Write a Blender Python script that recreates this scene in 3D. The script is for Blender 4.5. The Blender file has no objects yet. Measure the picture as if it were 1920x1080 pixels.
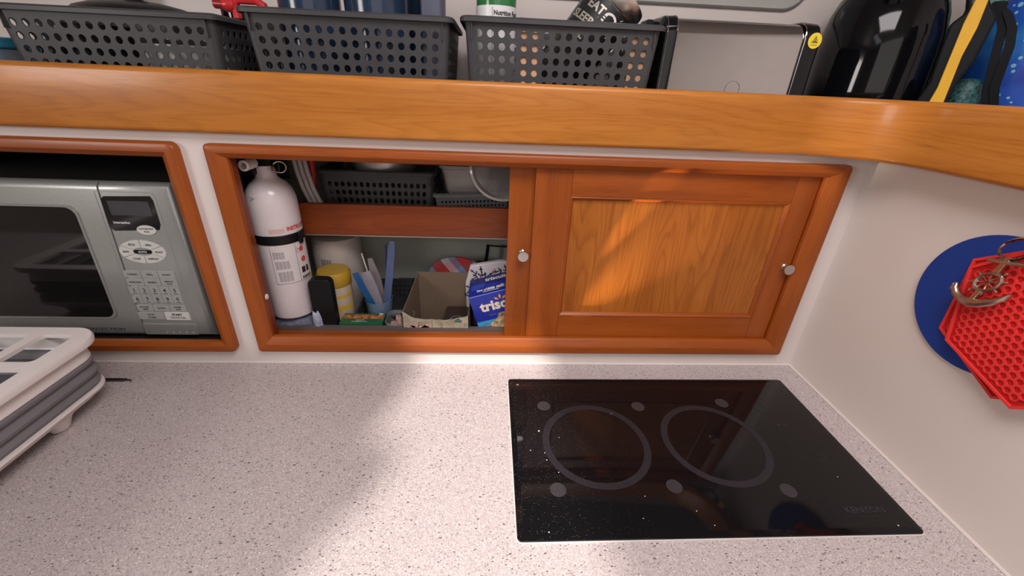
import bpy, math, random
from mathutils import Vector, Matrix, Euler
from mathutils.geometry import tessellate_polygon
sc = bpy.context.scene
COL = sc.collection
PI = math.pi
sin, cos = math.sin, math.cos
random.seed(4)

# ------------------------------------------------------------------ camera
cam_d = bpy.data.cameras.new('camera')
cam = bpy.data.objects.new('camera', cam_d); COL.objects.link(cam)
cam_d.sensor_fit = 'HORIZONTAL'; cam_d.sensor_width = 36.0
cam_d.lens = 784.4464 / 1920 * 36
cam_d.clip_start = 0.01; cam_d.clip_end = 50
cam.location = (-0.6262, -0.6752, 0.5073)
cam.rotation_mode = 'XYZ'
cam.rotation_euler = (1.1056, -0.0402, -0.0457)
sc.camera = cam

# ------------------------------------------------------------------ light
sc.view_settings.view_transform = 'Standard'
sc.view_settings.look = 'None'
sc.view_settings.exposure = 0.0
sc.view_settings.gamma = 1.0
sc.view_settings.use_curve_mapping = False
sc.cycles.use_denoising = True
sc.cycles.max_bounces = 10
sc.cycles.diffuse_bounces = 5
sc.cycles.glossy_bounces = 5
sc.cycles.transmission_bounces = 8
sc.cycles.transparent_max_bounces = 12
sc.cycles.sample_clamp_indirect = 6.0
sc.cycles.blur_glossy = 0.6
w = bpy.data.worlds.new('sky'); sc.world = w; w.use_nodes = True
w.node_tree.nodes['Background'].inputs[0].default_value = (0.86, 0.93, 1.0, 1)
w.node_tree.nodes['Background'].inputs[1].default_value = 2.0

K, T, ZC = 0.55, 1.1, 1.1            # sun travels along (K, 1, -T); cabin ceiling height ZC
def add_light(name, kind, loc, direction, energy, color, **kw):
    d = bpy.data.lights.new(name, kind); d.energy = energy; d.color = color
    for k, v in kw.items(): setattr(d, k, v)
    o = bpy.data.objects.new(name, d); COL.objects.link(o); o.location = loc
    o.rotation_euler = Vector(direction).to_track_quat('-Z', 'Y').to_euler()
    return o
add_light('sun', 'SUN', (-2, -2.5, 3), (K, 1, -T), 4.3, (1.0, 0.90, 0.84), angle=0.040)
add_light('front_fill_lamp', 'AREA', (-0.45, -1.75, 0.92), (-0.06, 1, -0.30), 4.6, (1.0, 0.93, 0.90), shape='RECTANGLE', size=1.3, size_y=0.8)  # added area lamp behind the camera for frontal light; the wall there is closed
add_light('overhead_fill_lamp', 'AREA', (-0.46, -0.68, 1.07), (0.02, 0.05, -1), 11.5, (1.0, 0.92, 0.93), shape='RECTANGLE', size=0.55, size_y=0.55)  # added overhead lamp brightening the worktop; no opening above it
add_light('left_fill_lamp', 'AREA', (-2.12, -1.15, 0.70), (1, 0.30, -0.2), 9.5, (1.0, 0.93, 0.90), shape='RECTANGLE', size=0.5, size_y=0.35)  # added area lamp at the left, mainly to lift the right wall

# added spots imitating sun glancing off the cooktop onto the cupboard door
add_light('added_glint_spot', 'SPOT', (-.565, -.040, .012), (.285, .040, .270), 11.0, (1.0, .78, .55), spot_size=math.radians(24), spot_blend=.9, shadow_soft_size=.004)
add_light('added_glint_spot', 'SPOT', (-.556, -.030, .012), (.195, .036, .320), 22.0, (1.0, .78, .55), spot_size=math.radians(8.0), spot_blend=.8, shadow_soft_size=.002)

# ------------------------------------------------------------------ materials
def new_mat(name):
    m = bpy.data.materials.new(name); m.use_nodes = True
    return m, m.node_tree.nodes, m.node_tree.links, m.node_tree.nodes['Principled BSDF']
MC = {}
def mat(name, col, rough=0.5, metal=0.0, noise=0.04, scale=40, bump=0.0, bscale=300, coat=0.0, trans=0.0, alpha=1.0, ior=1.45, sheen=0.0, spec=None):
    if name in MC: return MC[name]
    m, N, L, B = new_mat(name); MC[name] = m
    B.inputs['Roughness'].default_value = rough; B.inputs['Metallic'].default_value = metal
    B.inputs['Coat Weight'].default_value = coat; B.inputs['Transmission Weight'].default_value = trans
    B.inputs['Alpha'].default_value = alpha; B.inputs['IOR'].default_value = ior
    B.inputs['Sheen Weight'].default_value = sheen
    if spec is not None: B.inputs['Specular IOR Level'].default_value = spec
    tc = N.new('ShaderNodeTexCoord'); n = N.new('ShaderNodeTexNoise'); n.inputs['Scale'].default_value = scale
    L.new(tc.outputs['Object'], n.inputs['Vector'])
    r = N.new('ShaderNodeValToRGB'); c = Vector(col[:3])
    r.color_ramp.elements[0].position = 0.3; r.color_ramp.elements[1].position = 0.7
    r.color_ramp.elements[0].color = (*(c * (1 - noise)), 1); r.color_ramp.elements[1].color = (*[min(1, v * (1 + noise)) for v in c], 1)
    L.new(n.outputs['Fac'], r.inputs['Fac']); L.new(r.outputs['Color'], B.inputs['Base Color'])
    if bump:
        n2 = N.new('ShaderNodeTexNoise'); n2.inputs['Scale'].default_value = bscale; L.new(tc.outputs['Object'], n2.inputs['Vector'])
        b = N.new('ShaderNodeBump'); b.inputs['Strength'].default_value = bump; b.inputs['Distance'].default_value = 0.001
        L.new(n2.outputs['Fac'], b.inputs['Height']); L.new(b.outputs['Normal'], B.inputs['Normal'])
    return m
def wood(name, dark, mid, light, axis='X', rough=0.40, coat=0.10, scale=1.0, figure=0.0, seed=0.0):
    if name in MC: return MC[name]
    m, N, L, B = new_mat(name); MC[name] = m
    tc = N.new('ShaderNodeTexCoord'); mp = N.new('ShaderNodeMapping'); L.new(tc.outputs['Object'], mp.inputs['Vector'])
    co = tc.outputs['Object']
    if axis == 'G':
        at = N.new('ShaderNodeAttribute'); at.attribute_name = 'grain'; co = at.outputs['Vector']; L.new(co, mp.inputs['Vector']); axis = 'X'
    s = {'X': (2.2, 26, 26), 'Y': (26, 2.2, 26), 'Z': (26, 26, 2.2)}[axis]
    mp.inputs['Scale'].default_value = [v * scale for v in s]; mp.inputs['Location'].default_value = (seed, seed * 1.7, seed * .6)
    n = N.new('ShaderNodeTexNoise'); n.inputs['Scale'].default_value = 1.0; n.inputs['Detail'].default_value = 6; n.inputs['Roughness'].default_value = 0.6
    n.inputs['Distortion'].default_value = 0.35
    L.new(mp.outputs['Vector'], n.inputs['Vector'])
    r = N.new('ShaderNodeValToRGB'); r.color_ramp.elements[0].position = 0.28; r.color_ramp.elements[1].position = 0.74
    r.color_ramp.elements[0].color = (*dark, 1); r.color_ramp.elements[1].color = (*light, 1)
    e = r.color_ramp.elements.new(0.5); e.color = (*mid, 1)
    L.new(n.outputs['Fac'], r.inputs['Fac'])
    # fine pores
    mp2 = N.new('ShaderNodeMapping'); L.new(co, mp2.inputs['Vector'])
    s2 = {'X': (22, 420, 420), 'Y': (420, 22, 420), 'Z': (420, 420, 22)}[axis]; mp2.inputs['Scale'].default_value = s2
    n2 = N.new('ShaderNodeTexNoise'); n2.inputs['Scale'].default_value = 1.0; n2.inputs['Detail'].default_value = 3; L.new(mp2.outputs['Vector'], n2.inputs['Vector'])
    r2 = N.new('ShaderNodeValToRGB'); r2.color_ramp.elements[0].position = 0.28; r2.color_ramp.elements[1].position = 0.46
    r2.color_ramp.elements[0].color = (.80, .74, .70, 1); r2.color_ramp.elements[1].color = (1, 1, 1, 1)
    L.new(n2.outputs['Fac'], r2.inputs['Fac'])
    mx = N.new('ShaderNodeMix'); mx.data_type = 'RGBA'; mx.blend_type = 'MULTIPLY'; mx.inputs[0].default_value = 0.8
    L.new(r.outputs['Color'], mx.inputs[6]); L.new(r2.outputs['Color'], mx.inputs[7])
    out = mx.outputs[2]
    if figure:
        # cathedral growth rings
        mp3 = N.new('ShaderNodeMapping'); L.new(co, mp3.inputs['Vector'])
        mp3.inputs['Scale'].default_value = {'X': (1.0, 11, 11), 'Z': (11, 11, 1.0), 'Y': (11, 1.0, 11)}[axis]
        mp3.inputs['Location'].default_value = (seed, 0, seed * .3)
        n3 = N.new('ShaderNodeTexNoise'); n3.inputs['Scale'].default_value = 1.0; n3.inputs['Detail'].default_value = 2.5; n3.inputs['Distortion'].default_value = .3
        L.new(mp3.outputs['Vector'], n3.inputs['Vector'])
        mu = N.new('ShaderNodeMath'); mu.operation = 'MULTIPLY'; mu.inputs[1].default_value = 26; L.new(n3.outputs['Fac'], mu.inputs[0])
        fr = N.new('ShaderNodeMath'); fr.operation = 'FRACT'; L.new(mu.outputs[0], fr.inputs[0])
        r3 = N.new('ShaderNodeValToRGB'); r3.color_ramp.elements[0].color = (1, 1, 1, 1); r3.color_ramp.elements[1].color = (1, 1, 1, 1)
        r3.color_ramp.elements[0].position = .0; r3.color_ramp.elements[1].position = 1.0
        e = r3.color_ramp.elements.new(.82); e.color = (.62, .5, .42, 1)
        e = r3.color_ramp.elements.new(.5); e.color = (.95, .92, .9, 1)
        L.new(fr.outputs[0], r3.inputs['Fac'])
        mx2 = N.new('ShaderNodeMix'); mx2.data_type = 'RGBA'; mx2.blend_type = 'MULTIPLY'; mx2.inputs[0].default_value = figure
        L.new(out, mx2.inputs[6]); L.new(r3.outputs['Color'], mx2.inputs[7]); out = mx2.outputs[2]
    L.new(out, B.inputs['Base Color'])
    B.inputs['Specular IOR Level'].default_value = .32
    B.inputs['Roughness'].default_value = rough; B.inputs['Coat Weight'].default_value = coat; B.inputs['Coat Roughness'].default_value = 0.12
    bp = N.new('ShaderNodeBump'); bp.inputs['Strength'].default_value = 0.08; bp.inputs['Distance'].default_value = 0.0006
    L.new(n2.outputs['Fac'], bp.inputs['Height']); L.new(bp.outputs['Normal'], B.inputs['Normal'])
    return m
RAIL = ((.36, .122, .017), (.44, .162, .025), (.53, .208, .038))
DOOR = ((.22, .048, .005), (.29, .067, .008), (.37, .092, .012))
PANEL = ((.30, .088, .011), (.375, .116, .015), (.46, .152, .023))
rail_w = wood('rail_wood', *RAIL, axis='G', scale=.8, rough=.34, coat=.10, figure=.30)
door_x = wood('door_wood_x', *DOOR, axis='X', seed=3)
door_z = wood('door_wood_z', *DOOR, axis='Z', seed=5)
panel_z = wood('panel_wood', *PANEL, axis='Z', figure=.50, seed=1.3, scale=.7)
jamb_z = wood('jamb_wood', (.15, .024, .005), (.19, .032, .006), (.24, .045, .008), axis='Z', rough=.4)
jamb_x = wood('fiddle_wood', (.17, .034, .008), (.21, .044, .010), (.27, .060, .014), axis='X', rough=.35, figure=.3)

def speckled():
    m, N, L, B = new_mat('speckled_counter')
    tc = N.new('ShaderNodeTexCoord')
    def vor(scale, thr, stretch=(1, 1, 1), seed=0.0, rand=.45):
        mp = N.new('ShaderNodeMapping'); mp.inputs['Scale'].default_value = stretch; mp.inputs['Location'].default_value = (seed, seed, 0)
        mp.inputs['Rotation'].default_value = (0, 0, .6)
        L.new(tc.outputs['Object'], mp.inputs['Vector'])
        v = N.new('ShaderNodeTexVoronoi'); v.voronoi_dimensions = '2D'; v.inputs['Scale'].default_value = scale; L.new(mp.outputs['Vector'], v.inputs['Vector'])
        sx = N.new('ShaderNodeSeparateColor'); L.new(v.outputs['Color'], sx.inputs[0])
        # radius depends on cell: only some cells carry a speck
        g = N.new('ShaderNodeMapRange'); g.inputs['From Min'].default_value = 1 - rand; g.inputs['From Max'].default_value = 1; g.inputs['To Min'].default_value = 0; g.inputs['To Max'].default_value = thr
        L.new(sx.outputs[0], g.inputs['Value'])
        c = N.new('ShaderNodeMath'); c.operation = 'LESS_THAN'; L.new(v.outputs['Distance'], c.inputs[0]); L.new(g.outputs[0], c.inputs[1])
        return c.outputs[0]
    n = N.new('ShaderNodeTexNoise'); n.inputs['Scale'].default_value = 560; n.inputs['Detail'].default_value = 3; L.new(tc.outputs['Object'], n.inputs['Vector'])
    r = N.new('ShaderNodeValToRGB'); r.color_ramp.elements[0].position = .33; r.color_ramp.elements[1].position = .68
    r.color_ramp.elements[0].color = (.37, .325, .325, 1); r.color_ramp.elements[1].color = (.57, .515, .505, 1)
    L.new(n.outputs['Fac'], r.inputs['Fac']); out = r.outputs['Color']
    for fac, col in ((vor(330, .30, (1, 1, 1), 2.3, .30), (.66, .61, .59)), (vor(470, .34, (1, 1, 1), 7.7, .32), (.25, .21, .205)),
                     (vor(170, .25, (1, 2.2, 1), 4.1, .26), (.13, .105, .095)), (vor(85, .165, (1, 2.0, 1), 1.1, .24), (.10, .08, .07)), (vor(160, .20, (1, 1.4, 1), 9.1, .14), (.70, .66, .64))):
        mx = N.new('ShaderNodeMix'); mx.data_type = 'RGBA'; L.new(fac, mx.inputs[0]); L.new(out, mx.inputs[6]); mx.inputs[7].default_value = (*col, 1); out = mx.outputs[2]
    L.new(out, B.inputs['Base Color']); B.inputs['Roughness'].default_value = .42
    return m
counter_m = speckled()
wall_m = mat('white_gelcoat', (.66, .60, .565), .45, noise=.015, scale=6)
wall_r = mat('white_wall_right', (.66, .60, .55), .5, noise=.015, scale=5)
lin_m = mat('cabinet_lining', (.44, .46, .41), .35, noise=.03, scale=9)
cabin_m = mat('cabin_lining', (.42, .38, .35), .6, noise=.03, scale=3)
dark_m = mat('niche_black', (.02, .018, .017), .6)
shelf_m = mat('shelf_white', (.55, .51, .48), .5)
grey_pl = mat('grey_basket_plastic', (.050, .050, .053), .45, spec=.35, noise=.06, bump=.1, bscale=900)
grey_pl2 = mat('light_grey_basket_plastic', (.11, .115, .12), .45, noise=.05)
dark_pl = mat('dark_basket_plastic', (.035, .035, .037), .45)
black_pl = mat('black_plastic', (.007, .007, .008), .34, spec=.25)
black_gl = mat('black_gloss', (.004, .004, .005), .07, coat=.0, spec=.38)
chrome = mat('chrome', (.42, .405, .40), .08, metal=1, noise=.02)
nickel = mat('brushed_nickel', (.62, .60, .57), .28, metal=1)
pewter = mat('pewter', (.52, .45, .38), .30, metal=1, noise=.10, scale=60)
white_pl = mat('white_plastic', (.72, .67, .65), .38, noise=.015)
grey_sil = mat('grey_silicone', (.17, .16, .17), .55, noise=.05, scale=15)
grey_in = mat('grey_silicone_base', (.12, .125, .135), .5)
blue_sil = mat('blue_silicone', (.004, .038, .24), .55, noise=.05, scale=20)
red_sil = mat('red_silicone', (.72, .035, .032), .42, noise=.05)
red_shaded = mat('red_silicone_shaded', (.50, .010, .010), .5, noise=.05)  # darker copy of the red silicone, recess shade put in the colour
silver_pt = mat('silver_paint', (.36, .37, .355), .34, metal=.45, noise=.03, scale=200)
silver_btn = mat('silver_button', (.36, .37, .36), .4, metal=.2)
pale_btn = mat('pale_button', (.55, .55, .53), .45)
ink = mat('black_ink', (.02, .02, .02), .5)
ink_grey = mat('grey_ink', (.16, .16, .18), .6)
ink_red = mat('red_ink', (.55, .06, .05), .5)
ink_pink = mat('pink_ink', (.62, .30, .28), .5)
ink_white = mat('white_ink', (.78, .76, .74), .5)
ink_cream = mat('cream_ink', (.80, .72, .60), .5)
white_en = mat('white_enamel', (.66, .60, .61), .28, coat=.3, noise=.015)
paper = mat('paper_towel_white', (.46, .41, .38), .8, noise=.05, bump=.5, bscale=120)
wrap = mat('label_paper', (.62, .58, .57), .35)

# ------------------------------------------------------------------ mesh helper
class MB:
    def __init__(s): s.v = []; s.f = []; s.mi = []; s.cur = 0
    def vert(s, p): s.v.append(tuple(p)); return len(s.v) - 1
    def face(s, idx): s.f.append(tuple(idx)); s.mi.append(s.cur)
    def quad(s, a, b, c, d): s.face([s.vert(p) for p in (a, b, c, d)])
    def poly(s, pts): s.face([s.vert(p) for p in pts])
    def box(s, x0, x1, y0, y1, z0, z1):
        b = len(s.v)
        s.v += [(x0, y0, z0), (x1, y0, z0), (x1, y1, z0), (x0, y1, z0), (x0, y0, z1), (x1, y0, z1), (x1, y1, z1), (x0, y1, z1)]
        for f in ((0, 3, 2, 1), (4, 5, 6, 7), (0, 1, 5, 4), (1, 2, 6, 5), (2, 3, 7, 6), (3, 0, 4, 7)): s.face([b + i for i in f])
        return s
    def prism(s, pts, fmap, h0, h1, caps=True):
        """2-D outline pts, fmap(u,v,h) -> 3-D"""
        n = len(pts); b = len(s.v)
        for h in (h0, h1):
            for p in pts: s.v.append(tuple(fmap(p[0], p[1], h)))
        for i in range(n): j = (i + 1) % n; s.face((b + i, b + j, b + n + j, b + n + i))
        if caps: s.face([b + i for i in reversed(range(n))]); s.face([b + n + i for i in range(n)])
        return s
    def lathe(s, prof, c=(0, 0, 0), n=32, axis='Z', cap=True):
        """prof: list of (r, h)"""
        rings = []
        for r, h in prof:
            ring = []
            for k in range(n):
                a = 2 * PI * k / n; x, y = r * cos(a), r * sin(a)
                p = (x, y, h) if axis == 'Z' else ((x, h, y) if axis == 'Y' else (h, x, y))
                ring.append(s.vert((p[0] + c[0], p[1] + c[1], p[2] + c[2])))
            rings.append(ring)
        for a, b in zip(rings, rings[1:]):
            for k in range(n): j = (k + 1) % n; s.face((a[k], a[j], b[j], b[k]))
        if cap: s.face(list(reversed(rings[0]))); s.face(rings[-1])
        return s
    def tube(s, pts, r, n=8, closed=False, cap=True):
        P = [Vector(p) for p in pts]; m = len(P); rings = []
        up = Vector((0, 0, 1)); prev = None
        for i in range(m):
            if closed: t = P[(i + 1) % m] - P[i - 1]
            else: t = P[min(i + 1, m - 1)] - P[max(i - 1, 0)]
            t.normalize()
            if prev is None:
                a = t.cross(up)
                if a.length < .1: a = t.cross(Vector((1, 0, 0)))
            else: a = prev - t * prev.dot(t)
            a.normalize(); b = t.cross(a); prev = a
            rr = r[i] if isinstance(r, (list, tuple)) else r
            rings.append([s.vert(P[i] + a * cos(2 * PI * k / n) * rr + b * sin(2 * PI * k / n) * rr) for k in range(n)])
        for i in range(m if closed else m - 1):
            A, B = rings[i], rings[(i + 1) % m]
            for k in range(n): j = (k + 1) % n; s.face((A[k], A[j], B[j], B[k]))
        if cap and not closed: s.face(list(reversed(rings[0]))); s.face(rings[-1])
        return s
    def loft(s, rings, cap=True, closed=True):
        idx = [[s.vert(p) for p in r] for r in rings]; n = len(idx[0])
        for a, b in zip(idx, idx[1:]):
            for k in range(n if closed else n - 1): j = (k + 1) % n; s.face((a[k], a[j], b[j], b[k]))
        if cap: s.face(list(reversed(idx[0]))); s.face(idx[-1])
        return s
    def tess(s, loops, fmap, h):
        L3 = [[Vector((p[0], p[1], 0)) for p in l] for l in loops]
        flat = [p for l in loops for p in l]; b = len(s.v)
        for p in flat: s.v.append(tuple(fmap(p[0], p[1], h)))
        for t in tessellate_polygon(L3): s.face([b + i for i in t])
        return s
    def plate(s, loops, fmap, h0, h1):
        """2-D outline with holes, given thickness"""
        s.tess(loops, fmap, h0); s.tess(loops, fmap, h1)
        for l in loops:
            n = len(l); b = len(s.v)
            for h in (h0, h1):
                for p in l: s.v.append(tuple(fmap(p[0], p[1], h)))
            for i in range(n): j = (i + 1) % n; s.face((b + i, b + j, b + n + j, b + n + i))
        return s
    def build(s, name, m, parent=None, world=True, smooth=35, bevel=0, seg=2, solid=0, sub=0, recalc=True):
        off = Vector((0, 0, 0))
        if parent is not None and world: off = wloc(parent)
        elif parent is None:
            xs = [v[0] for v in s.v]; ys = [v[1] for v in s.v]; zs = [v[2] for v in s.v]
            off = Vector(((min(xs) + max(xs)) / 2, (min(ys) + max(ys)) / 2, min(zs)))
        me = bpy.data.meshes.new(name)
        me.from_pydata([(v[0] - off.x, v[1] - off.y, v[2] - off.z) for v in s.v], [], s.f)
        if recalc:
            import bmesh
            bm = bmesh.new(); bm.from_mesh(me); bmesh.ops.remove_doubles(bm, verts=bm.verts, dist=1e-6)
            bmesh.ops.recalc_face_normals(bm, faces=bm.faces); bm.to_mesh(me); bm.free()
        else:
            for i, p in enumerate(me.polygons): p.material_index = s.mi[i]
        ms = m if isinstance(m, (list, tuple)) else [m]
        for x in ms: me.materials.append(x)
        if smooth:
            for p in me.polygons: p.use_smooth = True
            me.set_sharp_from_angle(angle=math.radians(smooth))
        o = bpy.data.objects.new(name, me); COL.objects.link(o)
        if parent is not None: o.parent = parent
        else: o.location = off
        if bevel:
            b = o.modifiers.new('bevel', 'BEVEL'); b.width = bevel; b.segments = seg; b.limit_method = 'ANGLE'; b.angle_limit = math.radians(40); b.harden_normals = True
        if solid:
            b = o.modifiers.new('solid', 'SOLIDIFY'); b.thickness = solid; b.offset = -1
        if sub:
            b = o.modifiers.new('sub', 'SUBSURF'); b.levels = sub; b.render_levels = sub
        return o
def wloc(o):
    v = Vector(o.location); p = o.parent
    while p is not None: v += Vector(p.location); p = p.parent
    return v
def thing(name, label, cat, loc=(0, 0, 0), rot=(0, 0, 0), group=None):
    o = bpy.data.objects.new(name, None); COL.objects.link(o); o.location = loc; o.rotation_euler = rot; o.empty_display_size = .02
    return tag(o, label, cat, group)
def tag(o, label, cat, group=None):
    o['label'] = label; o['category'] = cat
    if group: o['group'] = group
    return o
def struct(o, label=None):
    o['kind'] = 'structure'
    if label: o['label'] = label
    return o
def box(name, m, x0, x1, y0, y1, z0, z1, parent=None, bevel=0, world=True): return MB().box(x0, x1, y0, y1, z0, z1).build(name, m, parent, world=world, bevel=bevel)
def rrect(u0, u1, v0, v1, r, n=5):
    out = []
    for cx, cy, a0 in ((u1 - r, v0 + r, -90), (u1 - r, v1 - r, 0), (u0 + r, v1 - r, 90), (u0 + r, v0 + r, 180)):
        for k in range(n + 1): a = math.radians(a0 + 90 * k / n); out.append((cx + r * cos(a), cy + r * sin(a)))
    return out
def circ(u, v, r, n=24, ry=None): return [(u + r * cos(2 * PI * k / n), v + (ry or r) * sin(2 * PI * k / n)) for k in range(n)]
XZ = lambda y: (lambda u, v, h: (u, y - h, v))          # faces -y, h out of the wall
XY = lambda z: (lambda u, v, h: (u, v, z + h))

# decals: flat print laid on a surface
_font = {}
def text_mesh(st, size, sx=1.0, bold=0.0, align='LEFT'):
    key = (st, size, bold, align)
    cu = bpy.data.curves.new('t', 'FONT'); cu.body = st; cu.size = size; cu.offset = bold; cu.align_x = align; cu.resolution_u = 2
    o = bpy.data.objects.new('t', cu); me = bpy.data.meshes.new_from_object(o)
    V = [(v.co.x * sx, v.co.y) for v in me.vertices]; F = [tuple(p.vertices) for p in me.polygons]
    bpy.data.objects.remove(o); bpy.data.curves.remove(cu); bpy.data.meshes.remove(me)
    return V, F
def decal(name, m, shapes, fmap, parent, h=.0003, world=True):
    b = MB()
    for sh in shapes:
        k = sh[0]
        if k == 'text':
            _, st, u, v, size = sh[:5]; kw = sh[5] if len(sh) > 5 else {}
            rot = kw.pop('rot', 0) if 'rot' in kw else 0
            V, F = text_mesh(st, size, **kw); o = len(b.v)
            for a, c in V:
                a, c = a * cos(rot) - c * sin(rot), a * sin(rot) + c * cos(rot)
                b.v.append(tuple(fmap(u + a, v + c, h)))
            for f in F: b.face([o + i for i in f])
        elif k == 'rect':
            _, u0, v0, u1, v1 = sh[:5]; n = sh[5] if len(sh) > 5 else 1
            for i in range(n):
                a, c = u0 + (u1 - u0) * i / n, u0 + (u1 - u0) * (i + 1) / n
                b.quad(fmap(a, v0, h), fmap(c, v0, h), fmap(c, v1, h), fmap(a, v1, h))
        elif k == 'poly': b.tess([sh[1]], fmap, h)
        elif k == 'ring': b.tess([sh[1], sh[2]], fmap, h)
        elif k == 'line':
            _, u0, v0, u1, v1, wd = sh; d = math.hypot(u1 - u0, v1 - v0) or 1; nx, ny = -(v1 - v0) / d * wd / 2, (u1 - u0) / d * wd / 2
            b.quad(fmap(u0 + nx, v0 + ny, h), fmap(u1 + nx, v1 + ny, h), fmap(u1 - nx, v1 - ny, h), fmap(u0 - nx, v0 - ny, h))
    return b.build(name, m, parent, world=world, smooth=0, recalc=False)

# ================================================================== STRUCTURE
Y_B = 0.30            # back of the lockers
# walls
b = MB()
for q in ((-2.2, -1.635, 0, .43), (-1.635, -1.105, 0, .034), (-1.635, -1.105, .388, .43), (-1.105, -1.032, 0, .43), (-1.032, -.055, 0, .046), (-1.032, -.055, .388, .43), (-.055, 0.0, 0, .43)):
    b.box(q[0], q[1], 0, .012, q[2], q[3])
struct(b.build('wall_back', wall_m))
struct(box('wall_back_upper', wall_m, -2.2, .32, Y_B, Y_B + .02, -.03, ZC))
struct(box('wall_right', wall_r, 0, .012, -2.3, .0, -.9, .43))
struct(box('wall_right_upper', wall_m, .30, .32, -2.3, Y_B, .40, ZC))
struct(box('wall_left', cabin_m, -2.22, -2.2, -2.3, Y_B, -.9, ZC))
struct(box('wall_front', cabin_m, -2.2, .32, -2.32, -2.3, -.9, ZC))
struct(box('floor', wood('sole_wood', (.16, .06, .02), (.2, .08, .03), (.25, .1, .04), axis='X'), -2.2, .32, -2.3, .0, -.92, -.9))
# unseen ceiling; its hatch opening is shaped to cast the worktop sun patch
patch = [(-.50, .075), (-.748, .075), (-.766, -.016), (-.805, -.168), (-.82, -.215), (-.765, -.236), (-.785, -.312), (-.824, -.349), (-.838, -.391), (-.90, -.66), (-.44, -.66), (-.475, -.36), (-.505, -.20)]
hole = [(x - ZC / T * K, y - ZC / T) for x, y in patch]
b = MB().plate([[(-2.2, -2.3), (.32, -2.3), (.32, Y_B), (-2.2, Y_B)], hole], XY(ZC), 0, .03)
struct(b.build('ceiling', cabin_m, smooth=0))
# hatch frame round the opening, seen in reflections only
# shelf boards
b = MB(); b.box(-2.2, .30, .0, Y_B, .43, .45); b.box(.0, .30, -2.3, .0, .43, .45)
struct(b.build('trim_1', shelf_m))
# cupboard lining
b = MB(); b.box(-1.105, -1.095, .012, Y_B, -.01, .43); b.box(-.012, 0, .012, Y_B, -.01, .43); b.box(-1.095, -.012, .012, Y_B, -.02, 0.0); b.box(-1.095, -.012, Y_B - .003, Y_B, 0, .43)
struct(b.build('trim_2', lin_m))
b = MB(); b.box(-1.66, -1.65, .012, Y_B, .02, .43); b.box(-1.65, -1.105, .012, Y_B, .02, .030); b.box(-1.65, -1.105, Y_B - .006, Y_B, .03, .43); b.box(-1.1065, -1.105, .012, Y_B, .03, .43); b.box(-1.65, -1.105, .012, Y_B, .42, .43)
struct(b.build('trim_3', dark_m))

# worktop in two slabs with a seam
wt = thing('worktop', 'grey speckled worktop running along under the lockers', 'worktop', (-1.1, -.31, -.04))
# cooktop cut-out is not needed: the glass lies on top
box('slab', counter_m, -1.2490, 0, -.62, 0, -.04, 0, wt)
box('slab', counter_m, -2.2, -1.2497, -.62, 0, -.04, 0, wt)
box('seam_filler', mat('seam_filler', (.50, .45, .43), .5), -1.2497, -1.2490, -.62, 0, -.04, -.0003, wt)
struct(box('baseboard_front', shelf_m, -2.2, 0, -.60, -.58, -.9, -.04))
struct(MB().tube([(-2.19, -.001, .001), (-.001, -.001, .001)], .0022, 6).build('trim_4', wall_m), None)
struct(MB().tube([(-.001, -.001, .001), (-.001, -.61, .001)], .0025, 6).build('trim_5', wall_m), None)

# ------------------------------------------------------------------ fiddle rail round the shelf
rt = thing('shelf_rail', 'long varnished cherry rail along the front of the upper shelf, curving at the corner', 'rail', (-1.0, -.01, .42))
def sweep_rail(path, name, m, l0=0.0):
    prof = rrect(-.022, 0, .4180, .5015, .0075, 5)
    rings, gr, n, ln = [], [], len(path), l0
    for i, (x, y) in enumerate(path):
        a, c = path[max(i - 1, 0)], path[min(i + 1, n - 1)]
        tx, ty = c[0] - a[0], c[1] - a[1]; d = math.hypot(tx, ty); nx, ny = ty / d, -tx / d     # towards the cabin
        if i: ln += math.hypot(x - path[i - 1][0], y - path[i - 1][1])
        rings.append([(x + nx * u, y + ny * u, z) for u, z in prof]); gr += [(ln, u, z) for u, z in prof]
    b = MB().loft(rings); o = b.build(name, m, rt, recalc=False)
    at = o.data.attributes.new('grain', 'FLOAT_VECTOR', 'POINT')
    for k, g in enumerate(gr): at.data[k].vector = g
    return o
arc = [(-.150 + .110 * sin(a), -.0185 - .110 * (1 - cos(a))) for a in [PI / 2 * k / 18 for k in range(19)]]
sweep_rail([(-2.2 + i * .2, -.0185) for i in range(0, 10)] + [(-.24, -.0185), (-.18, -.0185)] + arc + [(-.0400, -.1290 - i * .04) for i in range(1, 53)], 'rail_board', rail_w)

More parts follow.
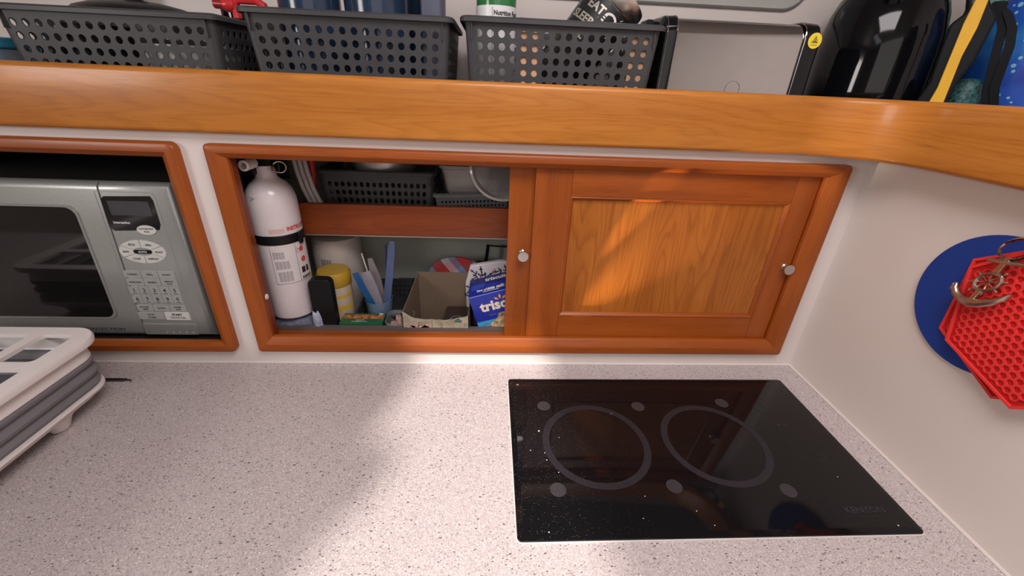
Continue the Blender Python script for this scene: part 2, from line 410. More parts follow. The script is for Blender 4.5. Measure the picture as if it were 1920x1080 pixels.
# ------------------------------------------------------------------ mitred frames
def mitred(name_root, parent, X0, X1, Z0, Z1, R, mx, mz, prof, W=(.0325,) * 4):
    """prof: list of (inset, y)"""
    def pt(cx, cz, a, w, sx, sz):
        if R > w: return (cx + (R - w) * cos(a), cz + (R - w) * sin(a))
        kx = ((W[0] if sx < 0 else W[2]) - R) / (.0325 - R); kz = ((W[1] if sz < 0 else W[3]) - R) / (.0325 - R)
        return (cx - sx * (w - R) * kx, cz - sz * (w - R) * kz)
    cs = {'bl': (X0 + R, Z0 + R, -1, -1), 'br': (X1 - R, Z0 + R, 1, -1), 'tr': (X1 - R, Z1 - R, 1, 1), 'tl': (X0 + R, Z1 - R, -1, 1)}
    sides = [('bl', 225, 270, 'br', 270, 315, mx), ('br', 315, 360, 'tr', 0, 45, mz), ('tr', 45, 90, 'tl', 90, 135, mx), ('tl', 135, 180, 'bl', 180, 225, mz)]
    for c0, a0, a1, c1, a2, a3, m in sides:
        st = [(c0, a0 + (a1 - a0) * k / 4) for k in range(5)] + [(c1, a2 + (a3 - a2) * k / 4) for k in range(5)]
        rings = []
        for c, a in st:
            cx, cz, sx, sz = cs[c]; ring = []
            for wd, y in prof:
                x, z = pt(cx, cz, math.radians(a), wd, sx, sz); ring.append((x, y, z))
            rings.append(ring)
        MB().loft(rings).build('frame_piece', m, parent, smooth=40)
prof = [(0, .0), (0, -.009), (.0015, -.0115), (.004, -.0125), (.0165, -.0125), (.018, -.0118), (.0305, -.0065), (.0320, -.005), (.0325, -.003), (.0325, .002), (.010, .002)]
cab = thing('sliding_door_cupboard', 'wide cherry framed wall cupboard with two sliding panel doors, left half open', 'cupboard', (-.543, 0, .032))
mitred('frame', cab, -1.0495, -.0385, .0315, .4030, .007, door_x, door_z, prof, (.029, .0320, .0335, .0210))
# channel behind the frame
box('jamb', jamb_z, -1.0318, -1.0208, -.0025, .0165, .047, .388, cab)
box('jamb', jamb_z, -.0722, -.0555, .002, .046, .047, .388, cab)
box('track', door_x, -1.0318, -.0722, .002, .046, .0465, .0500, cab)
box('track', door_x, -1.0318, -.0722, .002, .046, .3860, .3879, cab)
box('track_lip', mat('track_grey', (.10, .08, .075), .4), -1.0318, -.0722, .036, .046, .0500, .0570, cab)
sn = MB().lathe([(.0, 0), (.0052, 0), (.0052, .0015), (.003, .0025), (.0, .0028)], (-1.0208, .006, .140), 14, axis='X', cap=False)
sn.build('screw_cap', white_pl, cab)
# inner shelf with fiddle
box('shelf', shelf_m, -1.094, -.0125, .13, Y_B - .004, .213, .221, cab)
box('shelf_fiddle', jamb_x, -1.094, -.0125, .118, .130, .2215 - .003, .2805, cab, bevel=.003)

def sliding_door(x0, x1, yf, sl, sr, label):
    """door face at yf; sl/sr stile widths"""
    z0, z1, zt, zb = .0505, .3855, .336, .109
    d = MB().box(x0 + sl - .004, x1 - sr + .004, yf + .006, yf + .011, zb - .004, zt + .004).build('door', panel_z, cab)
    d['label'] = label
    e = .0045
    def member(name, pts, m, flat):
        # pts: outer quad at full depth; chamfered towards the panel
        b = MB(); b.box(*flat); o = b.build(name, m, d, bevel=.0006); return o
    member('stile', None, door_z, (x0, x0 + sl, yf, yf + .012, z0, z1))
    member('stile', None, door_z, (x1 - sr, x1, yf, yf + .012, z0, z1))
    member('rail', None, door_x, (x0 + sl + .0003, x1 - sr - .0003, yf, yf + .012, zt, z1))
    member('rail', None, door_x, (x0 + sl + .0003, x1 - sr - .0003, yf, yf + .012, z0, zb))
    # moulded bead sloping down to the panel
    X0, X1 = x0 + sl, x1 - sr
    def bead(p, q, inn, m):
        b = MB()
        prof2 = [(0, yf - .0008), (.0012, yf - .0014), (.0022, yf - .0008), (.0062, yf + .0050), (.0062, yf + .0062), (0, yf + .0062)]
        rings = []
        for (px, pz), (ix, iz) in ((p, inn[0]), (q, inn[1])): rings.append([(px + ix * t, y, pz + iz * t) for t, y in prof2])
        b.loft(rings).build('bead', m, d, smooth=30)
    bead((X0, zb), (X1, zb), ((1, 1), (-1, 1)), door_x); bead((X0, zt), (X1, zt), ((1, -1), (-1, -1)), door_x)
    bead((X0, zb), (X0, zt), ((1, 1), (1, -1)), door_z); bead((X1, zb), (X1, zt), ((-1, 1), (-1, -1)), door_z)
    return d
def knob(x, yf, z, ln, parent):
    k = MB().lathe([(.0, 0), (.0062, 0), (.0062, .002), (.0045, .0035), (.0040, ln - .006), (.0060, ln - .0045), (.0092, ln - .003), (.0098, ln - .0012), (.0092, ln), (.0, ln)], (0, 0, 0), 28, cap=False)
    k.v = [(x + a, yf - c, z + b_) for a, b_, c in k.v]
    o = k.build('knob', nickel, parent); o['label'] = 'satin nickel round knob'; return o
dl = sliding_door(-.592, -.080, .020, .060, .050, 'sliding cherry door behind, only its left stile showing')
knob(-.5645, .020, .2290, .020, dl)
dr = sliding_door(-.5505, -.0728, .0045, .0595, .0385, 'sliding cherry door in front with pale grained panel')
knob(-.0835, .0045, .2185, .017, dr)

# ------------------------------------------------------------------ microwave niche frame
mf = thing('niche_frame', 'cherry frame round the microwave niche', 'frame', (-1.37, 0, .0305))
mitred('frame', mf, -1.655, -1.0885, .0305, .4035, .012, door_x, door_z, prof, (.026, .0200, .0260, .0225))

# ------------------------------------------------------------------ microwave
mw = thing('microwave', 'silver countertop microwave with dark window and keypad', 'microwave', (-1.38, .16, .036))
MX0, MX1, MZ0, MZ1, MF = -1.600, -1.144, .0370, .331, .030
b = MB().prism([(-1.596, .04), (-1.152, .04), (-1.152, .285), (-1.596, .285)], XY(0), .040, .326); b.build('body', mat('microwave_case', (.05, .05, .05), .4), mw, bevel=.004)
for fx in (-1.57, -1.18):
    for fy in (.07, .26): MB().lathe([(.012, .0305), (.012, .040)], (fx, fy, 0), 14).build('foot', black_pl, mw)
# front fascia: door and control column, slightly domed at the edges
def fascia(name, X, m, z0=MZ0, z1=MZ1, rl=.002, rr=.002):
    xb0, xb1, xt0, xt1 = X
    prof3 = [(0, .045), (0, MF + .012), (.0015, MF + .006), (.006, MF + .0015), (.012, MF)]
    rings = []
    for ins, y in prof3:
        il, ir, iz = min(ins, rl * 1.0 if rl < .012 else ins), (ins if rr > .01 else min(ins, rr)), ins
        rings.append([(xb0 + il, y, z0 + iz), (xb1 - ir, y, z0 + iz), (xt1 - ir, y, z1 - iz), (xt0 + il, y, z1 - iz)])
    return MB().loft(rings, cap=True).build(name, m, mw, smooth=50)
door = fascia('door', (MX0, -1.2755, MX0, -1.2575), silver_pt, rl=.02, rr=.001)
ctl = fascia('control_panel', (-1.2745, MX1 - .004, -1.2565, MX1), silver_pt, rl=.001, rr=.02)
fm = XZ(MF)
# window: recessed look with frame and dark glass
b = MB(); win = rrect(-1.565, -1.3095, .080, .289, .016, 5)
win = [(x + (.009 * (z - .080) / .2 if x > -1.4 else 0) - .006 * (x > -1.4), z) for x, z in win]
b.plate([win], fm, -.001, .0012); b.build('window', mat('microwave_glass', (.006, .006, .006), .06, coat=.5), door, smooth=0)
win2 = [(x + (.004 if x > -1.4 else -.004), z + (.004 if z > .2 else -.004)) for x, z in win]
b = MB().plate([win2, win], fm, -.001, .0016); b.build('window_surround', mat('silver_surround', (.33, .34, .33), .35, metal=.5), door, smooth=0)
decal('lettering', ink, [('text', 'CONVECTION', -1.348, .0500, .0088, dict(sx=1.35, bold=.0001, align='CENTER'))], fm, door)
# control column features
def cl(z): return -.0065 * (.311 - z) / .236                      # small lean of the keypad
b = MB(); dsp = [(-1.252, .309), (-1.180, .311), (-1.177, .304), (-1.1785, .262), (-1.183, .253), (-1.256, .250), (-1.262, .257), (-1.258, .304)]
b.plate([dsp], fm, -.001, .0008); b.build('display', mat('display_black', (.010, .010, .011), .12, coat=.3), ctl, smooth=0)
decal('display_window', mat('display_grey', (.055, .055, .062), .2), [('rect', -1.2500, .2775, -1.1850, .3020)], XZ(MF), ctl, h=.0013)
decal('lettering', ink_white, [('text', 'Interactive', -1.2525, .2630, .0062, dict(bold=.0001))], XZ(MF), ctl, h=.0013)
b = MB().plate([circ(-1.2035, .2525, .0155, 24, .0085)], fm, 0, .0017); b.build('button', pale_btn, ctl, smooth=0)
decal('lettering', ink, [('text', 'CUSTOM HELP', -1.2035, .2535, .0036, dict(align='CENTER', bold=.0001)), ('text', 'PLUS', -1.2035, .2485, .0036, dict(align='CENTER', bold=.0001))], XZ(MF), ctl, h=.0020)
decal('keypad_outline', mat('keypad_line', (.26, .27, .26), .4), [('line', -1.262, .3165, -1.176, .3165, .0008), ('line', -1.176, .3165, -1.172, .310, .0008), ('line', -1.172, .310, -1.1775, .068, .0008), ('line', -1.264, .3165, -1.281, .068, .0008), ('line', -1.281, .068, -1.1775, .068, .0008)], fm, ctl)
# oval of six keys round AUTO
ov = (-1.2235, .2125)
def oval_key(a0, a1):
    pts = [(ov[0] + .0165 * cos(a) * 1.0, ov[1] + .0075 * sin(a)) for a in (a1, (a0 + a1) / 2, a0)]
    out = [(ov[0] + .0385 * cos(a0 + (a1 - a0) * k / 6), ov[1] + .0215 * sin(a0 + (a1 - a0) * k / 6)) for k in range(7)]
    return out + pts
for k, nm in enumerate(('ROAST', 'GRILL', 'PIZZA', 'BAKE', 'COOK', 'DEFROST')):
    a = k * PI / 3; g = .03
    b = MB().plate([oval_key(a - PI / 6 + g, a + PI / 6 - g)], fm, 0, .0009); b.build('button', pale_btn, ctl, smooth=0)
    decal('lettering', ink, [('text', nm, ov[0] + .0275 * cos(a), ov[1] + .0150 * sin(a) - .0018, .0050, dict(align='CENTER', sx=.85, bold=.00012))], fm, ctl, h=.0012)
b = MB().plate([rrect(ov[0] - .0145, ov[0] + .0145, ov[1] - .0033, ov[1] + .0033, .003)], fm, 0, .0011); b.build('button', black_pl, ctl, smooth=0)
decal('lettering', ink_white, [('text', 'AUTO', ov[0], ov[1] - .0016, .0046, dict(align='CENTER', sx=1.1, bold=.0001))], fm, ctl, h=.0014)
def key(u0, u1, v0, v1, m=silver_btn):
    MB().plate([rrect(u0, u1, v0, v1, .0012, 2)], fm, 0, .0008).build('button', m, ctl, smooth=0)
lab = []
for r_, (zc, names) in enumerate(((.1690, ('CONVEC', 'GRILL', 'ROAST')), (.1535, ('POPCORN', 'REHEAT', 'MINUTE PLUS')))):
    for k, nm in enumerate(names):
        u = -1.2545 + k * .0290 + cl(zc) * .35
        key(u - .0138, u + .0138, zc - .0070, zc + .0072)
        if ' ' in nm:
            a_, b_ = nm.split(); lab += [('text', a_, u, zc + .0005, .0040, dict(align='CENTER', bold=.0001)), ('text', b_, u, zc - .0042, .0040, dict(align='CENTER', bold=.0001))]
        else: lab.append(('text', nm, u, zc - .0016, .0044, dict(align='CENTER', bold=.0001)))
for r_, zc in enumerate((.1365, .1185)):
    for k in range(5):
        u = -1.2615 + k * .0176 + cl(zc) * .5; key(u - .0084, u + .0084, zc - .0082, zc + .0084)
        lab.append(('text', '1234567890'[r_ * 5 + k], u, zc - .0025, .0100, dict(align='CENTER', bold=.00015)))
        lab.append(('rect', u - .0035, zc - .0062, u + .0035, zc - .0052))
for k, nm in enumerate(('KITCHEN TIMER', 'CLOCK', 'POWER LEVEL')):
    u = -1.2575 + k * .0293; key(u - .0140, u + .0140, .0940, .1070)
    p = nm.split()
    if len(p) == 2: lab += [('text', p[0], u, .1012, .0038, dict(align='CENTER', bold=.0001)), ('text', p[1], u, .0965, .0038, dict(align='CENTER', bold=.0001))]
    else: lab.append(('text', nm, u, .0990, .0044, dict(align='CENTER', bold=.0001)))
key(-1.2740, -1.2290, .0760, .0915); key(-1.2270, -1.1830, .0750, .0920, pale_btn)
lab += [('text', 'STOP', -1.2510, .0848, .0048, dict(align='CENTER', bold=.0001)), ('text', 'CLEAR', -1.2510, .0788, .0048, dict(align='CENTER', bold=.0001)),
        ('text', 'START', -1.2050, .0845, .0062, dict(align='CENTER', bold=.0003)), ('text', 'TOUCH ON', -1.2050, .0785, .0050, dict(align='CENTER', bold=.0001))]
decal('lettering', ink, lab, fm, ctl, h=.0011)
b = MB().plate([rrect(-1.2735, -1.1765, .0430, .0665, .003, 3)], fm, 0, .0020); rel = b.build('release_button', silver_pt, ctl, smooth=0, bevel=.0008)
decal('marks', ink_white, [('poly', circ(-1.2330 + k * .0118, .0485, .0014, 8)) for k in range(5)], fm, ctl, h=.0023)

# ------------------------------------------------------------------ cooktop
ct = thing('glass_cooktop', 'black glass two-zone cooktop set into the worktop', 'cooktop', (-.32, -.206, 0))
CX0, CX1, CY0, CY1 = -.585, -.055, -.360, -.052
def glass_mat():
    m, N, L, B = new_mat('cooktop_glass')
    B.inputs['Base Color'].default_value = (.005, .005, .006, 1); B.inputs['IOR'].default_value = 1.36
    tc = N.new('ShaderNodeTexCoord')
    # dust specks, painted denser to the left where sun picks them out
    v = N.new('ShaderNodeTexVoronoi'); v.voronoi_dimensions = '2D'; v.inputs['Scale'].default_value = 330; L.new(tc.outputs['Object'], v.inputs['Vector'])
    sc_ = N.new('ShaderNodeSeparateColor'); L.new(v.outputs['Color'], sc_.inputs[0])
    sp = N.new('ShaderNodeSeparateXYZ'); L.new(tc.outputs['Object'], sp.inputs[0])
    g = N.new('ShaderNodeMapRange'); g.inputs['From Min'].default_value = -.27; g.inputs['From Max'].default_value = .12; g.inputs['To Min'].default_value = .60; g.inputs['To Max'].default_value = .985
    L.new(sp.outputs[0], g.inputs['Value'])
    a = N.new('ShaderNodeMath'); a.operation = 'SUBTRACT'; L.new(sc_.outputs[0], a.inputs[0]); L.new(g.outputs[0], a.inputs[1])
    m2 = N.new('ShaderNodeMath'); m2.operation = 'MULTIPLY'; m2.inputs[1].default_value = .42; L.new(a.outputs[0], m2.inputs[0])
    c = N.new('ShaderNodeMath'); c.operation = 'LESS_THAN'; L.new(v.outputs['Distance'], c.inputs[0]); L.new(m2.outputs[0], c.inputs[1])
    mx = N.new('ShaderNodeMix'); mx.data_type = 'RGBA'; mx.inputs[6].default_value = (.005, .005, .006, 1); mx.inputs[7].default_value = (.13, .11, .13, 1)
    L.new(c.outputs[0], mx.inputs[0]); L.new(mx.outputs[2], B.inputs['Base Color'])
    B.inputs['Roughness'].default_value = .05
    return m
gm = glass_mat()
rings = [[(x, y, z) for x, y in rrect(CX0 + i, CX1 - i, CY0 + i, CY1 - i, max(.001, .006 - i * .5), 5)] for i, z in ((0, .0), (0, .0028), (.0005, .0034), (.0080, .0046))]
gl = MB().loft(rings).build('glass_plate', gm, ct, smooth=25)
rings = [[(x, y, z) for x, y in rrect(CX0 - i, CX1 + i, CY0 - i, CY1 + i, .006 + i, 5)] for i, z in ((.0014, .0002), (.0014, .0014), (-.001, .0016))]
MB().loft(rings).build('seal', mat('clear_seal', (.66, .62, .58), .3), ct)
ring_m = mat('zone_print', (.014, .013, .018), .55, noise=.6, scale=900)
cm = XY(.0046)
for (u, v, r0, r1) in ((-.4535, -.2080, .0728, .0835), (-.2625, -.2080, .0720, .0825)):
    decal('heating_zone_ring', ring_m, [('ring', circ(u, v, r1, 64), circ(u, v, r0, 64))], cm, ct, h=.0002)
dot_m = mat('dot_print', (.032, .030, .034), .5, noise=.5, scale=900)
for u, v in ((-.526, -.126), (-.361, -.1275), (-.206, -.119), (-.525, -.290), (-.360, -.287), (-.199, -.296)):
    d_ = decal('touch_dot', dot_m, [('poly', circ(u, v, .0112, 28))], cm, ct, h=.0002)
fa = mat('faint_print', (.020, .020, .023), .5)
decal('control_print', fa, [('ring', circ(-.142, -.131, .011, 24), circ(-.142, -.131, .0104, 24)), ('ring', circ(-.122, -.225, .024, 32), circ(-.122, -.225, .0234, 32)), ('ring', circ(-.110, -.228, .009, 24), circ(-.110, -.228, .0084, 24)),
      ('rect', -.138, -.174, -.131, -.171), ('rect', -.127, -.174, -.120, -.171), ('text', 'KENYON', -.112, -.331, .0125, dict(align='CENTER', sx=1.1, bold=.0003)), ('line', -.128, -.337, -.098, -.337, .0007)], cm, ct, h=.0002)
decal('lettering', mat('grey_print', (.35, .33, .35), .5), [('text', 'IK', -.5705, -.0725, .0065, dict(sx=.9))], cm, ct, h=.0002)
# crumbs and hairs on the glass
b = MB()
for u, v, r in ((-.5405, -.1835, .0016), (-.5345, -.2400, .0011), (-.5360, -.2270, .0009), (-.520, -.262, .0009), (-.557, -.222, .0009), (-.413, -.145, .0008), (-.345, -.325, .0009), (-.407, -.302, .0008), (-.51, -.197, .0008), (-.085, -.3500, .0011), (-.11, -.275, .0008), (-.42, -.334, .0008), (-.545, -.35, .001), (-.33, -.345, .0008)):
    b.lathe([(r * .6, 0), (r, r * .4), (r * .4, r * .9)], (u, v, .0047), 6)
o = b.build('crumbs', mat('crumb', (.62, .58, .56), .7)); o['kind'] = 'stuff'; o['label'] = 'pale crumbs scattered on the black cooktop'; o['category'] = 'crumbs'

# ------------------------------------------------------------------ perforated baskets
def perf_wall(b, P, Nn, c0, c1, r0, r1, cols, rows, fr, t, n=10, square=False):
    """P(u,v) 0..1 -> Vector; Nn inward normal; holes within [c0,c1]x[r0,r1]"""
    def quad2(u0, u1, v0, v1):
        for off, fl in ((0, 0), (t, 1)):
            q = [P(u0, v0), P(u1, v0), P(u1, v1), P(u0, v1)]; q = [p + Nn * off for p in q]
            b.quad(*(q if not fl else q[::-1]))
    quad2(0, 1, 0, r0); quad2(0, 1, r1, 1); quad2(0, c0, r0, r1); quad2(c1, 1, r0, r1)
    for i in range(cols):
        for j in range(rows):
            u0, u1 = c0 + (c1 - c0) * i / cols, c0 + (c1 - c0) * (i + 1) / cols
            v0, v1 = r0 + (r1 - r0) * j / rows, r0 + (r1 - r0) * (j + 1) / rows
            inner, outer = [], []
            for k in range(n):
                a = 2 * PI * (k + .5) / n; cx, cy = cos(a), sin(a); mxx = max(abs(cx), abs(cy))
                if square: hx, hy = cx / mxx * fr[0], cy / mxx * fr[1]
                else: hx, hy = cx * fr[0], cy * fr[1]
                inner.append((.5 + hx, .5 + hy)); outer.append((.5 + .5 * cx / mxx, .5 + .5 * cy / mxx))
            # put the corners in exactly
            for L_ in (0, 1):
                off = Nn * (t * L_)
                I = [b.vert(P(u0 + (u1 - u0) * p[0], v0 + (v1 - v0) * p[1]) + off) for p in inner]
                O = [b.vert(P(u0 + (u1 - u0) * p[0], v0 + (v1 - v0) * p[1]) + off) for p in outer]
                for k in range(n):
                    m_ = (k + 1) % n; b.face((O[k], O[m_], I[m_], I[k]) if L_ == 0 else (I[k], I[m_], O[m_], O[k]))
                for k in range(n):      # corner triangles
                    m_ = (k + 1) % n; p, q = outer[k], outer[m_]
                    if abs(p[0] - q[0]) > 1e-4 and abs(p[1] - q[1]) > 1e-4:
                        cu = 0 if min(p[0], q[0]) < 1e-4 else 1; cv = 0 if min(p[1], q[1]) < 1e-4 else 1
                        c_ = b.vert(P(u0 + (u1 - u0) * cu, v0 + (v1 - v0) * cv) + off); b.face((O[m_], O[k], c_))
                if L_ == 0: I0 = I
            for k in range(n): m_ = (k + 1) % n; b.face((I0[k], I0[m_], I[m_], I[k]))
def make_basket(name, label, cat, loc, W, D, H, tp, cols, rows, dcols, m, group=None, R=.008, fr=(.30, .31), vr=(.10, .86), lip=.007, square=False, rot=(0, 0, 0), t=.0016, um=.011, wallcols=True):
    root = thing(name, label, cat, loc, rot, group)
    b = MB()
    def corner(sx, sy, v):       # arc centre offset
        k = tp * (1 - v); return (W / 2 - R - k) * sx, (D / 2 - R - k) * sy
    sides = [((-1, -1), (1, -1), Vector((0, 1, 0))), ((1, -1), (1, 1), Vector((-1, 0, 0))), ((1, 1), (-1, 1), Vector((0, -1, 0))), ((-1, 1), (-1, -1), Vector((1, 0, 0)))]
    for si, (s0, s1, Nn) in enumerate(sides):
        def P(u, v, s0=s0, s1=s1, Nn=Nn):
            a = corner(*s0, v); c = corner(*s1, v)
            return Vector((a[0] + (c[0] - a[0]) * u - Nn.x * R, a[1] + (c[1] - a[1]) * u - Nn.y * R, H * v))
        perf_wall(b, P, Nn, um, 1 - um, vr[0], vr[1], cols if si % 2 == 0 else dcols, rows, fr, t, square=square)
        # rounded corner after this side
        a0 = math.atan2(-Nn.y, -Nn.x)
        for k in range(4):
            for off in (0, t):
                q = []
                for kk, v in ((k, 0), (k + 1, 0), (k + 1, 1), (k, 1)):
                    a = a0 + PI / 2 * kk / 4; c = corner(*s1, v); q.append((c[0] + (R - off) * cos(a), c[1] + (R - off) * sin(a), H * v))
                b.quad(*q)
    b.tess([rrect(-W / 2 + tp, W / 2 - tp, -D / 2 + tp, D / 2 - tp, R, 4)], XY(0), .0005)
    b.tess([rrect(-W / 2 + tp, W / 2 - tp, -D / 2 + tp, D / 2 - tp, R, 4)], XY(0), .0025)
    b.build('basket_body', m, root, world=False, smooth=0)
    def rr(i, z): return [(x, y, z) for x, y in rrect(-W / 2 - i, W / 2 + i, -D / 2 - i, D / 2 + i, R + i, 5)]
    MB().loft([rr(-.0015, H - .001), rr(-.0012, H + .0025), rr(.001, H + .0038), rr(lip - .002, H + .0030), rr(lip, H + .001), rr(lip, H - .004), rr(lip - .0014, H - .004), rr(lip - .0016, H), rr(0, H - .0005), rr(-.0015, H - .001)], cap=False).build('rim', m, root, world=False, smooth=40)
    if not square:
        for sx in (-1, 1): x = sx * (W / 2 - .010); MB().box(x - .0006, x + .0006, -D / 2 - .0030, -D / 2 + .002, H - .026, H).build('rib', m, root, world=False, smooth=0)
    return root
SZ = .450
BW, BD = .288, .21
B1 = make_basket('storage_basket', 'grey perforated basket at the left end of the upper shelf, holding a black lid', 'basket', (-1.158, .031 + BD / 2, SZ), BW, BD, .117, .009, 16, 5, 11, grey_pl, 'grey baskets on the upper shelf', vr=(.225, .915))
B2 = make_basket('storage_basket', 'grey perforated basket holding dark blue tumblers on the upper shelf', 'basket', (-.830, .031 + BD / 2, SZ), BW, BD, .128, .009, 16, 5, 11, grey_pl, 'grey baskets on the upper shelf', vr=(.28, .906))
B3 = make_basket('storage_basket', 'grey perforated basket next to the toaster, holding a green bottle and tilted tumbler', 'basket', (-.5205, .031 + BD / 2, SZ), BW, BD, .131, .009, 16, 5, 11, grey_pl, 'grey baskets on the upper shelf', vr=(.31, .930))
BBZ = SZ + .003

# ---- basket 1 contents
t = thing('pan_lid', 'black domed lid in the left basket', 'lid', (-1.180, .135, .572))
MB().lathe([(.0, -.004), (.082, -.004), (.085, .0), (.078, .006), (.060, .012), (.035, .017), (.010, .019), (0, .0195)], (-1.180, .135, .572), 40, cap=False).build('dome', black_pl, t)
MB().lathe([(.008, .018), (.008, .026), (.016, .030), (.016, .036), (.0, .038)], (-1.180, .135, .572), 20, cap=False).build('knob', black_pl, t)
t = thing('white_bowl', 'white bowl seen through the holes of the left basket', 'bowl', (-1.100, .114, BBZ))
MB().lathe([(.03, 0), (.052, .010), (.064, .035), (.070, .078), (.068, .078), (.062, .037), (.050, .013), (.0, .008)], (-1.100, .114, BBZ), 36, cap=False).build('bowl_body', mat('white_ceramic', (.72, .69, .66), .25), t)
t = thing('black_mug', 'small black mug at the right end of the left basket', 'mug', (-1.054, .198, BBZ))
MB().lathe([(.022, 0), (.027, .01), (.028, .140), (.026, .140), (.025, .012), (0, .008)], (-1.056, .196, BBZ), 28, cap=False).build('mug_body', black_gl, t)
o = MB().lathe([(.036, 0), (.044, .008), (.047, .100), (.045, .100), (.042, .010), (0, .008)], (-1.235, .112, BBZ), 28, cap=False).build('black_cup', black_pl); tag(o, 'black cup at the left end inside the left basket', 'cup')
t = thing('red_handled_tool', 'red handled tool lying on the rims of the first two baskets', 'tool', (-1.0, .10, .585))
MB().tube([(-1.045, .105, .590), (-1.022, .102, .589)], .0065, 12).build('shaft', mat('dark_red_plastic', (.28, .02, .02), .3), t)
MB().lathe([(.0, -.0095), (.008, -.0085), (.0105, 0), (.008, .0085), (0, .0095)], (-1.022, .102, .589), 16, axis='X', cap=False).build('knob', mat('red_plastic', (.55, .03, .035), .25), t)
MB().tube([(-1.014, .102, .572), (-1.014, .102, .590), (-1.008, .102, .596), (-.982, .102, .596), (-.972, .102, .590), (-.970, .102, .578)], .0058, 10).build('handle', MC['red_plastic'], t)
o = MB().prism([(-.962, .455), (-.944, .455), (-.948, .61), (-.958, .61)], lambda u, v, h: (u, .12 + h, v), 0, .010).build('spatula_handle', mat('cream_plastic', (.55, .50, .43), .4), bevel=.003)
tag(o, 'cream utensil handle standing at the left end of the middle basket', 'utensil')
o = MB().prism(rrect(-1.300, -1.268, .452, .640, .008, 3), lambda u, v, h: (u, .255 + h, v), 0, .03).build('dark_jar', mat('dark_grey_plastic', (.04, .045, .045), .4), bevel=.002)
tag(o, 'dark upright box standing behind the left basket', 'box')
# clear blue tub left of basket 1
t = thing('blue_lidded_tub', 'clear tub with a blue lid at the far left of the upper shelf', 'tub', (-1.40, .10, SZ))
MB().prism(rrect(-1.46, -1.342, .05, .18, .015), XY(0), SZ, .516).build('tub_body', mat('clear_blue_plastic', (.12, .20, .28), .15, alpha=.75), t)
MB().prism(rrect(-1.464, -1.338, .046, .184, .017), XY(0), .516, .531).build('tub_lid', mat('blue_translucent_lid', (.05, .28, .42), .2), t, bevel=.003)
# ---- basket 2 contents: tumblers
navy = mat('navy_glaze', (.018, .035, .068), .16, noise=.2, scale=30)
def tumbler(x, y, r, h, label, m=navy, z=BBZ):
    o = MB().lathe([(r * .82, 0), (r * .9, .004), (r, h), (r - .003, h), (r * .88, .008), (0, .006)], (x, y, z), 36, cap=False).build('tumbler', m)
    tag(o, label, 'tumbler', 'tumblers in the middle basket'); return o
tumbler(-.902, .100, .046, .19, 'leftmost dark blue tumbler in the middle basket')
tumbler(-.802, .105, .050, .19, 'wide dark blue tumbler in the centre of the middle basket')
tumbler(-.737, .172, .034, .19, 'dark blue tumbler standing behind, right of the centre tumbler')
o = MB().prism(rrect(-.7300, -.6980, .055, .110, .006, 3), XY(0), BBZ, .64).build('slate_box', mat('slate_blue_card', (.075, .085, .125), .5)); tag(o, 'slate blue upright box at the right end of the middle basket', 'box')
# ---- basket 3 contents
gb = thing('green_bottle', 'green bottle with a white Nutrition Facts label in the right basket', 'bottle', (-.619, .105, BBZ))
MB().lathe([(.026, 0), (.031, .006), (.031, .20), (.0, .20)], (-.619, .105, BBZ), 36, cap=False).build('bottle_body', mat('green_gloss', (.035, .17, .055), .12), gb)
MB().lathe([(.0314, .015), (.0314, .151)], (-.619, .105, BBZ), 36, cap=False).build('label_band', mat('label_white', (.70, .70, .70), .3), gb)
def cyl(cx, cy, r): return lambda u, v, h: (cx + (r + h) * sin(u / r), cy - (r + h) * cos(u / r), v)
decal('lettering', ink, [('text', 'Nutrition Facts', -.004, .5915, .0088, dict(bold=.0003, sx=.85)), ('line', -.006, .6005, .034, .6005, .0005), ('line', -.006, .50, -.006, .6005, .0005)] + [('rect', -.003, .583 - i * .009, .026, .5845 - i * .009 + (i % 2) * .001) for i in range(9)], cyl(-.619, .105, .0316), gb)
tu = thing('black_travel_tumbler', 'black tumbler with steel rim and burger print, tilted in the right basket', 'tumbler', (-.476, .100, .566), (0, math.radians(38.5), 0))
MB().lathe([(.0, -.118), (.032, -.118), (.034, -.113), (.0445, .052), (.0, .052)], n=48, cap=False).build('tumbler_body', mat('matte_black', (.014, .014, .015), .4), tu, world=False)
MB().lathe([(.0446, .052), (.0468, .055), (.0475, .074), (.0468, .078), (.043, .078), (.041, .054)], n=48, cap=False).build('steel_rim', nickel, tu, world=False)
def cy2(u, v, h): r_ = .0405 + (v + .02) * .0575 + h; return (r_ * sin(u / .043), -r_ * cos(u / .043), v)
gold = mat('pale_gold_print', (.42, .40, .33), .3, metal=.4)
decal('lettering', gold, [('text', 'EAT', -.037, .0310, .0165, dict(bold=.0006)), ('text', 'SLEEP', -.052, .0100, .0160, dict(bold=.0005)), ('text', 'GRILL', -.052, -.010, .0160, dict(bold=.0005)),
       ('line', -.055, .0270, -.010, .0270, .0012), ('line', -.055, .049, -.008, .049, .0014), ('line', -.055, .0070, .012, .0070, .0012), ('line', -.055, .049, -.055, -.02, .0014)], cy2, tu, world=False, h=.0005)
bu, bv = .0060, .0330
decal('burger_print', ink_white, [('poly', [(bu + .0115 * cos(a), bv + .002 + .009 * sin(a)) for a in [PI * k / 8 for k in range(9)]]), ('rect', bu - .0115, bv - .0015, bu + .0115, bv + .0005), ('rect', bu - .0115, bv - .0060, bu + .0115, bv - .0035), ('poly', rrect(bu - .011, bu + .011, bv - .0125, bv - .0080, .002, 3)),
       ('line', bu - .015, bv - .017, bu + .015, bv - .017, .0011), ('line', bu + .015, bv - .017, bu + .017, bv + .008, .0011), ('line', bu + .013, bv + .012, bu + .016, bv + .016, .0009), ('line', bu + .016, bv + .010, bu + .020, bv + .012, .0009)], cy2, tu, world=False, h=.0006)
